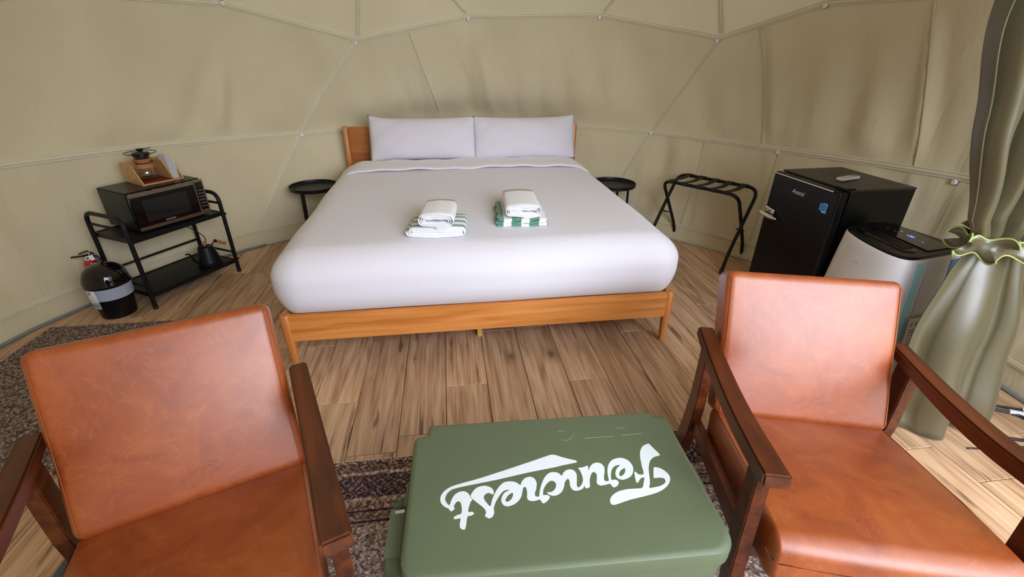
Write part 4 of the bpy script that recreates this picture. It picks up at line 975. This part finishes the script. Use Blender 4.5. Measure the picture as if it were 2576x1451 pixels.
# ------------------------------------------------------------------ curtain
NU, NV = 220, 70
def curtain_pt(u, v):
    """u 0..1 across, v 0 floor .. 1 top"""
    z = .012+v*2.05
    def tabl(T, q):
        for (a, p), (b, r) in zip(T, T[1:]):
            if q <= b: f = max(0, (q-a)/(b-a)); f = f*f*(3-2*f)*.5+f*.5; return p+(r-p)*f
        return T[-1][1]
    xl = tabl([(0, 1.79), (.2, 1.778), (.45, 1.787), (.70, 1.845), (.80, 1.875), (.86, 1.862), (.93, 1.815), (1.26, 1.705), (1.55, 1.61), (2.1, 1.46)], z)
    xr = tabl([(0, 2.275), (.2, 2.262), (.45, 2.235), (.70, 2.19), (.82, 2.17), (1.0, 2.22), (1.3, 2.25), (2.1, 2.22)], z)
    cy = tabl([(0, 1.215), (.4, 1.295), (.82, 1.335), (2.1, 1.33)], z)
    amp = tabl([(0, .042), (.5, .036), (.82, .014), (1.1, .040), (2.1, .055)], z)
    low = z < .82
    # gather: narrow deep pleats, one broad smooth belly in the lower half
    k = 2.4 if low else 5.2
    ph = 2*pi*(k*(u**(1.25 if low else 1.0))+.12*sin(4*u+2.0*z))
    s_ = sin(ph); s_ = math.copysign(abs(s_)**.75, s_)
    y = cy+amp*(s_+.30*sin(2.0*ph+1.1+2*z)*(.5 if low else 1))+.012*sin(11*u+5*z)*(.3 if low else 1)
    x = xl+(xr-xl)*u+.014*cos(ph)+.010*sin(7*z+6*u)*(1 if low else .5)
    if low: y -= .055*exp(-((u-.55)/.22)**2)*sin(pi*min(1, (.82-z)/.82))-.02*sin(z*17+3*u)*exp(-((z-.14)/.1)**2)*(1-u)
    zz = z
    if z < .3: zz = z+(.3-z)/.3*(.055*max(0, u-.45)+.02*max(0, .25-u)*2)
    return Vector((x, y, zz))
vs = []; fs = []
for j in range(NV+1):
    for i in range(NU+1): vs.append(curtain_pt(i/NU, j/NV))
for j in range(NV):
    for i in range(NU): a = j*(NU+1)+i; fs.append((a, a+1, a+NU+2, a+NU+1))
cu = mesh_obj('curtain', MB().add(vs, fs), 'satin', smooth=True)
so = cu.modifiers.new('thickness', 'SOLIDIFY'); so.thickness = .004; so.offset = 0
tag(cu, 'olive satin curtain gathered beside the entrance at the right', 'curtain')
# ruffled tieback
tb = root('curtain_tieback', 'ruffled olive tieback with lime-green edging round the curtain', 'tieback', (2.035, 1.335, .825), 0)
def ruffle(a, side):
    # ellipse round the gathered curtain; side -1 lower frill edge, 0 waist, 1 upper frill edge
    ex, ey = .172, .070
    if side == 0: return Vector((ex*cos(a), ey*sin(a), .004*sin(6*a)))
    ph = 8*a+(0 if side > 0 else 1.9)
    w = sin(ph); o = .026+.026*w; da = .13*cos(ph)
    return Vector(((ex+o*.8)*cos(a+da), (ey+o*1.5)*sin(a+da), side*(.036+.010*cos(2*ph)+.004*sin(7*a))))
n = 420; vs = []; fs = []
for i in range(n):
    a = 2*pi*i/n; up, mid, lo = ruffle(a, 1), ruffle(a, 0), ruffle(a, -1)
    for q in (up, up.lerp(mid, .5)+Vector((0, 0, .004)), mid, mid.lerp(lo, .5), lo): vs.append(q)
for i in range(n):
    j = (i+1) % n
    for k in range(4): fs.append((5*i+k, 5*j+k, 5*j+k+1, 5*i+k+1))
rf = mesh_obj('ruffle', MB().add(vs, fs), 'satin', tb, smooth=True)
so = rf.modifiers.new('thickness', 'SOLIDIFY'); so.thickness = .0025; so.offset = 0
for s in (1, -1): mesh_obj('lime_binding', tube([ruffle(2*pi*i/n, s) for i in range(n)], .0032, 8, closed=True), 'lime', tb, smooth=True, label='lime-green binding')

# ------------------------------------------------------------------ cords by the curtain
pc = root('power_cable', 'thick black cable with white tag lying on the floor behind the curtain', 'cable', (2.42, 1.25, 0))
def fp(pts, z=.007): return [(x-2.42, y-1.25, z) for x, y in pts]
c1 = mesh_obj('cord', tube(smooth_path(fp([(2.33, 1.36), (2.40, 1.31), (2.45, 1.275), (2.475, 1.24), (2.47, 1.18), (2.41, 1.13), (2.33, 1.125), (2.26, 1.15)]), 8), .0068, 10), 'rubber', pc, smooth=True)
mesh_obj('cord', tube(smooth_path(fp([(2.36, 1.375), (2.43, 1.33), (2.49, 1.300), (2.56, 1.27), (2.60, 1.25)]), 6), .0055, 10), 'rubber', pc, smooth=True)
mesh_obj('cable_tag', tube(fp([(2.445, 1.281), (2.492, 1.258)], .012), .0115, 12, flat=.9), 'tag', pc, smooth=True, angle=.9)
mesh_obj('cable_tag', tube(fp([(2.525, 1.289), (2.575, 1.268)], .0085), .009, 12), 'tag', pc, smooth=True, angle=.9)
c2 = mesh_obj('thin_cable', tube(smooth_path([(2.05, 1.12, .004), (2.15, 1.105, .004), (2.27, 1.10, .004), (2.36, 1.07, .004), (2.46, 1.03, .004)], 6), .0034, 8), 'rubber', smooth=True)
tag(c2, 'thin black cable on the floor under the right armchair arm', 'cable')

# ------------------------------------------------------------------ rugs
def rug(name, x0, x1, y0, y1, m, label, yaw=0):
    o = mesh_obj(name, box(x0, x1, y0, y1, .0005, .0065), m, bevel=.002); tag(o, label, 'rug')
    n = int((x1-x0)/.012); fr_ = MB()
    for i in range(n):
        x = x0+.006+(x1-x0-.012)*i/(n-1); fr_.add(*[(lambda q: q)(box(x-.0022, x+.0022, y1-.001, y1+.006, .001, .0035))][0:1][0].__dict__.values() if False else (box(x-.0022, x+.0022, y1-.001, y1+.006, .001, .0035).v, box(0, 1, 0, 1, 0, 1).f)[0:2])
    mesh_obj('fringe', fr_, 'seam', o, kind='stuff')
    return o
rug('area_rug', -.62, 1.55, -.55, 1.365, 'rug_a', 'brown oriental rug under the cooler and the armchairs')
def rug2():
    pts = [(-2.335, 2.585), (-1.15, 2.585), (-1.15, 1.45), (-2.40, 1.45), (-2.405, 1.9)]
    o = mesh_obj('area_rug', prism([(-2.35, 1.45), (-1.15, 1.45), (-1.15, 2.585), (-2.315, 2.585)], .0005, .0065), 'rug_b'); tag(o, 'dark speckled oriental rug by the left tent wall behind the left armchair', 'rug')
rug2()
bs = mesh_obj('floor_mat', box(-1.262, -.9, .62, 1.115, .0005, .012), 'bluegrey', bevel=.003); tag(bs, 'blue-grey mat edge showing under the left armchair', 'mat')

# ------------------------------------------------------------------ cooler
CO = (-.159, .612, 0); COR = -.0375
co = root('cooler', 'olive green hard cooler with white script lettering used as a low table', 'cooler', CO, COR)
LW, LD, H = .776, .453, .43
def lidpoly(ins=0, notch=True):
    P = []
    def arc(cx, cy, r, a0, a1, n=6):
        for k in range(n+1): a = radians(a0+(a1-a0)*k/n); P.append((cx+r*cos(a), cy+r*sin(a)))
    r1 = .055; e = ins
    arc(e+r1, e+r1, r1, 180, 270); arc(LW-e-r1, e+r1, r1, 270, 360)
    arc(LW-e-.014, .448-e-.014, .014, 0, 90, 3); P.append((.742-e, .450-e)); P.append((.736-e, .470-e))
    P.append((.040+e, .470-e)); P.append((.036+e, .428-e)); arc(e+.014, .426-e-.014, .014, 90, 180, 3)
    return P
lid = mesh_obj('lid', loft([[(x, y, z) for x, y in lidpoly(i)] for z, i in ((H-.052, .004), (H-.048, .0), (H-.014, .0), (H-.006, .003), (H-.0015, .009), (H, .017))]), 'green_plastic', co, smooth=True, angle=.45)
mesh_obj('gasket_line', loft([[(x, y, z) for x, y in lidpoly(.010)] for z in (H-.058, H-.052)]), 'rubber', co)
def ring3(z, i, ch=.05): return [(x, y, z) for x, y in [(i+ch, i), (LW-i-ch, i), (LW-i, i+ch), (LW-i, .44-i-.02), (LW-i-.02, .44-i), (i+.02, .44-i), (i, .44-i-.02), (i, i+ch)]]
def ring4(z, i): return [(x+LW/2, y+.222, z) for x, y in rrect(LW-2*i, .436-2*i, .05, 5)]
mesh_obj('body', loft([ring4(.012, .040), ring4(.02, .034), ring4(.28, .018), ring4(.285, .008), ring4(H-.062, .006), ring4(H-.058, .008)]), 'green_plastic', co, smooth=True, angle=.5)
for s, x0 in ((-1, 0),):
    # moulded grab handle block with bevelled ends and a recess
    xo = lambda a: x0+s*a
    out = [(.03, .006), (.075, .046), (.235, .046), (.280, .006)]
    P = [(xo(b-.012 if b < .01 else b), a) for a, b in out]; P = [(xo(-.02), .03)]+[(xo(.044), .070), (xo(.044), .245)]+[(xo(-.02), .285)]
    lo = [(x, y, .315) for x, y in P]; hi = [(x, y, .375) for x, y in P]; lo2 = [(xo(-.02), .05, .255), (xo(.018), .08, .255), (xo(.018), .235, .255), (xo(-.02), .265, .255)]
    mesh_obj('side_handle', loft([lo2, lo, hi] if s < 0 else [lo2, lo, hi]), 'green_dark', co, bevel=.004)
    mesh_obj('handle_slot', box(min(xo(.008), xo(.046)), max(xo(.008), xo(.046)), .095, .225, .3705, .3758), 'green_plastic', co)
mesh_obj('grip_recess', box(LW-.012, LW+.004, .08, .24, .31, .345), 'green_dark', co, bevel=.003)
mesh_obj('handle_gap', box(-.0465, -.002, .2255, .2285, .3706, .3764), 'rubber', co)
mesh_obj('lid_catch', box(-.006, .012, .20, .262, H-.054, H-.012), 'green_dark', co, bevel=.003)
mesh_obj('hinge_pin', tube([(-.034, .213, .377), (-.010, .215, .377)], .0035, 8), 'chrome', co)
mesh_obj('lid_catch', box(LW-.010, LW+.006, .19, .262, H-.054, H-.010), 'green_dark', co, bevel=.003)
for x in (): mesh_obj('latch', rbox(.028, .010, .045, .006, 2, 2), 'rubber', co, smooth=True, loc=(x, -.004, H-.085))
for x in (.07, LW-.07):
    for y in (.07, .37): mesh_obj('foot', lathe([(.0001, 0), (.02, 0), (.022, .014), (.0001, .014)], 14), 'rubber', co, loc=(x, y, 0))
LETTERS = [
[[(4566,2873),(4541,2926),(4436,2966),(4196,3070),(4033,3157),(3939,3184),(3803,3162),(3208,2969),(2319,2694),(1807,2544),(1474,2463),(1147,2374),(971,2263),(879,2138),(852,2009),(881,1887),(955,1790),(1026,1739),(1073,1712),(1101,1661),(1145,1636),(1198,1670),(1218,1722),(1197,1774),(1235,1846),(1281,1897),(1329,1896),(1368,1852),(1392,1724),(1395,1652),(1380,1549),(1285,1519),(1216,1477),(1197,1444),(1217,1414),(1270,1409),(1362,1416),(1350,1295),(1347,1213),(1377,1144),(1434,1115),(1474,1127),(1497,1216),(1534,1448),(1622,1469),(1684,1504),(1688,1547),(1639,1577),(1554,1580),(1571,1708),(1612,1848),(1665,1936),(1637,1990),(1599,2029),(1576,2094),(1505,2167),(1424,2194),(1311,2175),(1200,2090),(1131,1947),(1091,1814),(1039,1855),(989,1942),(978,2035),(1015,2145),(1101,2242),(1229,2298),(1637,2369),(2304,2469),(3164,2629),(3745,2714),(3971,2751),(4157,2790),(4523,2847)]],
[[(1612,2011),(1666,2143),(1782,2268),(1931,2313),(2046,2299),(2157,2234),(2209,2142),(2213,2074),(2186,2029),(2139,2053),(2084,2082),(2018,2063),(1959,2003),(1960,1909),(2007,1813),(2103,1692),(2152,1855),(2227,2035),(2337,2218),(2479,2363),(2632,2393),(2779,2366),(2872,2298),(2920,2248),(2960,2340),(3058,2452),(3198,2491),(3308,2430),(3354,2284),(3321,2109),(3262,1961),(3264,1885),(3294,1867),(3359,1870),(3399,2025),(3480,2233),(3598,2445),(3738,2567),(3865,2585),(3983,2542),(4062,2446),(4105,2522),(4201,2609),(4318,2638),(4419,2590),(4463,2470),(4441,2322),(4394,2124),(4397,2069),(4421,2040),(4493,2088),(4561,2182),(4597,2289),(4601,2420),(4582,2575),(4554,2659),(4677,2674),(4831,2713),(4826,2631),(4813,2545),(4870,2647),(4971,2757),(5103,2799),(5213,2755),(5265,2651),(5251,2515),(5189,2348),(5158,2238),(5172,2178),(5266,2177),(5294,2358),(5340,2546),(5421,2716),(5568,2855),(5764,2905),(5903,2876),(6015,2764),(6058,2599),(6021,2427),(5920,2283),(5782,2201),(5632,2174),(5525,2233),(5502,2339),(5536,2451),(5609,2561),(5719,2654),(5639,2657),(5527,2608),(5438,2498),(5376,2350),(5347,2197),(5436,2199),(5508,2151),(5506,2069),(5426,1986),(5348,1957),(5306,1996),(5276,2077),(5162,2058),(5020,2046),(4947,2092),(4936,2166),(4972,2274),(4999,2403),(4958,2489),(4877,2452),(4794,2309),(4750,2164),(4731,2057),(4688,2007),(4595,2003),(4595,2079),(4515,1987),(4353,1943),(4256,1984),(4213,2104),(4228,2248),(4207,2333),(4135,2284),(4086,2206),(4052,2100),(3962,1949),(3841,1864),(3733,1848),(3638,1879),(3585,1937),(3595,1969),(3685,1964),(3787,2029),(3849,2140),(3850,2239),(3794,2301),(3710,2302),(3593,2203),(3502,2054),(3469,1894),(3542,1894),(3610,1863),(3623,1796),(3544,1710),(3446,1651),(3404,1686),(3360,1768),(3277,1749),(3163,1741),(3072,1781),(3048,1867),(3065,1978),(3066,2113),(3033,2184),(2979,2140),(2951,2046),(2912,1917),(2833,1793),(2695,1687),(2533,1647),(2427,1702),(2388,1815),(2414,1943),(2505,2067),(2623,2120),(2526,2127),(2423,2065),(2315,1914),(2243,1791),(2185,1625),(2191,1510),(2140,1393),(2062,1357),(1987,1398),(1959,1444),(1990,1528),(1937,1657),(1785,1815),(1654,1955)],[(2693,2031),(2691,1937),(2629,1830),(2545,1782),(2498,1796),(2503,1860),(2577,1966)],[(5821,2542),(5795,2427),(5713,2330),(5622,2290),(5605,2349),(5652,2440),(5738,2510)]],
[[(6772,3342),(6810,3306),(6879,3125),(6955,2906),(6794,2858),(6667,2787),(6567,2674),(6472,2483),(6415,2295),(6366,2111),(6316,1969),(6262,1865),(6415,1869),(6582,1899),(6720,1969),(6768,2038),(6762,2113),(6665,2150),(6507,2151),(6496,2184),(6598,2453),(6629,2493),(6688,2497),(6810,2434),(6905,2309),(6937,2172),(6896,2045),(6804,1925),(6656,1812),(6430,1708),(6097,1634),(5615,1550),(5258,1456),(5154,1457),(5120,1519),(5145,1618),(5232,1721),(5398,1819),(5644,1871),(5875,1873),(6061,1875),(6126,1950),(6180,2054),(6241,2193),(6134,2169),(6032,2058),(5991,2053),(5981,2090),(6028,2368),(6071,2399),(6090,2363),(6141,2301),(6268,2312),(6311,2577),(6374,2896),(6454,3099),(6591,3270)]]]

def decal(loops):
    L = []
    for lp in loops:
        p = smooth_path([(x/1e4, y/1e4, 0) for x, y in lp], 3, closed=True); L.append(p)
    tri = tessellate_polygon(L); flat = [v for l in L for v in l]; n = len(flat)
    vs = [(v.x, v.y, H+.0004) for v in flat]+[(v.x, v.y, H-.0004) for v in flat]; fs = []
    for t_ in tri:
        a, b, c = (flat[i] for i in t_)
        up = (b.x-a.x)*(c.y-a.y)-(b.y-a.y)*(c.x-a.x) > 0
        fs.append(tuple(t_) if up else tuple(t_)[::-1])
    return MB().add(vs, fs)
for g in LETTERS:
    mb = decal(g); me = bpy.data.meshes.new('lettering'); me.from_pydata(mb.v, [], mb.f); me.materials.append(M['letter'])
    o = bpy.data.objects.new('lettering', me); COL.objects.link(o); o.parent = lid
def scratch(pts): mesh_obj('scuff', tube([(x, y, H-.0001) for x, y in pts], .0006, 4), 'scratch', lid)
scratch([(.430, .372), (.445, .368), (.457, .372), (.466, .382), (.470, .395)]); scratch([(.50, .372), (.585, .372)]); scratch([(.61, .373), (.675, .376)]); scratch([(.425, .404), (.436, .407), (.446, .404)]); scratch([(.60, .398), (.61, .404), (.625, .402), (.63, .392)])

# ------------------------------------------------------------------ armchairs
def armchair(label, loc, rz):
    ch = root('armchair', label, 'armchair', loc, rz, 'tan leather armchairs')
    hw = .2675
    # seat cushion
    tl = -.192
    def seatf(x, y, z):
        f = y/.30
        if z > 0: z += .014*(1-(x/hw)**2)*(1-f*f)-.010*max(0, -f-.55)*2
        else: z -= .006*(1-(x/hw)**2)*max(0, 1-abs(f))
        y += -.010*(1-(x/hw)**2)*max(0, min(1, (-f-.5)/.4))
        return [x, y, z]
    sc_ = mesh_obj('seat_cushion', rbox(hw, .300, .070, (.016, .045, .036), 12, 6, seatf), 'leather', ch, smooth=True, loc=(0, .006, .3345), rot=(tl, 0, 0))
    for s in (-1, 1):
        pr = []
        for k in range(60):
            a = 2*pi*k/60; yy = .268*max(-1, min(1, 1.25*cos(a))); zz = .062*max(-1, min(1, 1.6*sin(a)))
            pr.append(Vector((s*(hw-.011), yy, zz)))
        side = [(s*(hw-.013), y, z) for y, z in [(-.198, .0665), (-.253, .0605), (-.284, .042)]]
        side = [(s*(hw-.013), y, .0712-.0) for y in [.24-.05*i for i in range(8)]]+side[1:]
        mesh_obj('seam', tube(smooth_path(side, 3), .0011, 5), 'thread', sc_, smooth=True)
    tb_ = .42; bh = .475
    def backf(x, y, z):
        c = (1-(x/hw)**2)*(1-(z/.245)**2)
        y += .013*c*max(-1, min(1, y/.04))
        # pinch where the arms press into the sides
        p = exp(-((z+.045)/.05)**2)*max(0, abs(x)/hw-.80)/.20
        y += .012*p*max(0, min(1, -y/.04)) 
        return [x, y, z]
    ct, st_ = cos(tb_), sin(tb_)
    cen = Vector((0, .245+bh/2*st_+.054*ct, .362+bh/2*ct-.054*st_))
    bc = mesh_obj('back_cushion', rbox(hw, .055, bh/2+.006, (.028, .022, .028), 14, 6, backf), 'leather', ch, smooth=True, loc=cen, rot=(-tb_, 0, 0))
    for s in (-1, 1):
        mesh_obj('seam', tube(smooth_path([(s*(hw-.014), -.0535-.0015*(1-(z/.24)**2), z) for z in [-.225+.05*i for i in range(10)]], 3), .0011, 5), 'thread', bc, smooth=True)
    # side frames
    for s in (-1, 1):
        x = s*.3045; t_ = .034
        arm = [(x, .418, .578), (x, .34, .572), (x, .22, .566), (x, .10, .566), (x, -.02, .574), (x, -.13, .591), (x, -.22, .608), (x, -.262, .618)]
        P = smooth_path(arm, 4); n_ = len(P)
        am = mesh_obj('armrest', beam(P, [.050+.010*min(1, i/n_*1.3) for i in range(n_)], [.026+.022*sin(pi*min(1, .12+.8*i/n_))**1.0 for i in range(n_)]), 'walnut', ch, bevel=.005, smooth=True, angle=.5)
        def lg_(pts, name):
            # pts: (y_front, y_rear, z)
            vs = []
            for yf, yr, z in pts: vs += [(x-t_/2, yf, z), (x+t_/2, yf, z), (x+t_/2, yr, z), (x-t_/2, yr, z)]
            fs = [(3, 2, 1, 0), tuple(4*(len(pts)-1)+k for k in range(4))]
            for i in range(len(pts)-1):
                for k in range(4): a = 4*i+k; b = 4*i+(k+1) % 4; fs.append((a, b, b+4, a+4))
            mesh_obj('leg', MB().add(vs, fs), 'walnut', ch, bevel=.003)
        lg_([(-.280, -.240, 0), (-.252, -.192, .20), (-.232, -.168, .38), (-.212, -.156, .602)], 'front')
        lg_([(.385, .425, 0), (.335, .415, .10), (.300, .385, .22), (.288, .366, .34), (.290, .362, .44), (.296, .364, .570)], 'rear')
        x2 = x-s*.008; vs = [(x2-.012, .33, .215), (x2+.012, .33, .215), (x2+.012, .33, .275), (x2-.012, .33, .275), (x2-.012, -.20, .312), (x2+.012, -.20, .312), (x2+.012, -.20, .376), (x2-.012, -.20, .376)]
        mesh_obj('side_rail', MB().add(vs, [(0, 1, 2, 3), (7, 6, 5, 4), (0, 4, 5, 1), (1, 5, 6, 2), (2, 6, 7, 3), (3, 7, 4, 0)]), 'walnut', ch, bevel=.002)
    mesh_obj('front_rail', box(-.29, .29, -.170, -.146, .235, .280), 'walnut', ch, bevel=.003)
    mesh_obj('rear_rail', box(-.29, .29, .232, .256, .225, .268), 'walnut', ch, bevel=.003)
    # back frame: two uprights following the cushion, with a top and slats
    for s in (-1, 1):
        c0 = Vector((s*.225, .245+.125*ct-.02*st_, .29)); 
        b0 = Vector((s*.225, .30, .250)); b1 = Vector((s*.225, .245+.44*st_+.126*ct, .362+.44*ct-.126*st_))
        mesh_obj('back_post', beam([b0, b1], .028, .022), 'walnut', ch, bevel=.002)
    for k in (.16, .42):
        q = Vector((0, .245+k*st_+.126*ct, .362+k*ct-.126*st_))
        mesh_obj('back_slat', beam([q-Vector((0, .02*st_, .02*ct)), q+Vector((0, .02*st_, .02*ct))], .44, .012), 'walnut', ch, bevel=.002)
    return ch
chR = armchair('tan leather armchair with walnut arms at the right, in front of the air conditioner', (1.031, .774, 0), -.284)
chL = armchair('tan leather armchair with walnut arms at the left, nearest the waste bin', (-.621, .716, 0), .368)

bpy.context.view_layer.update()
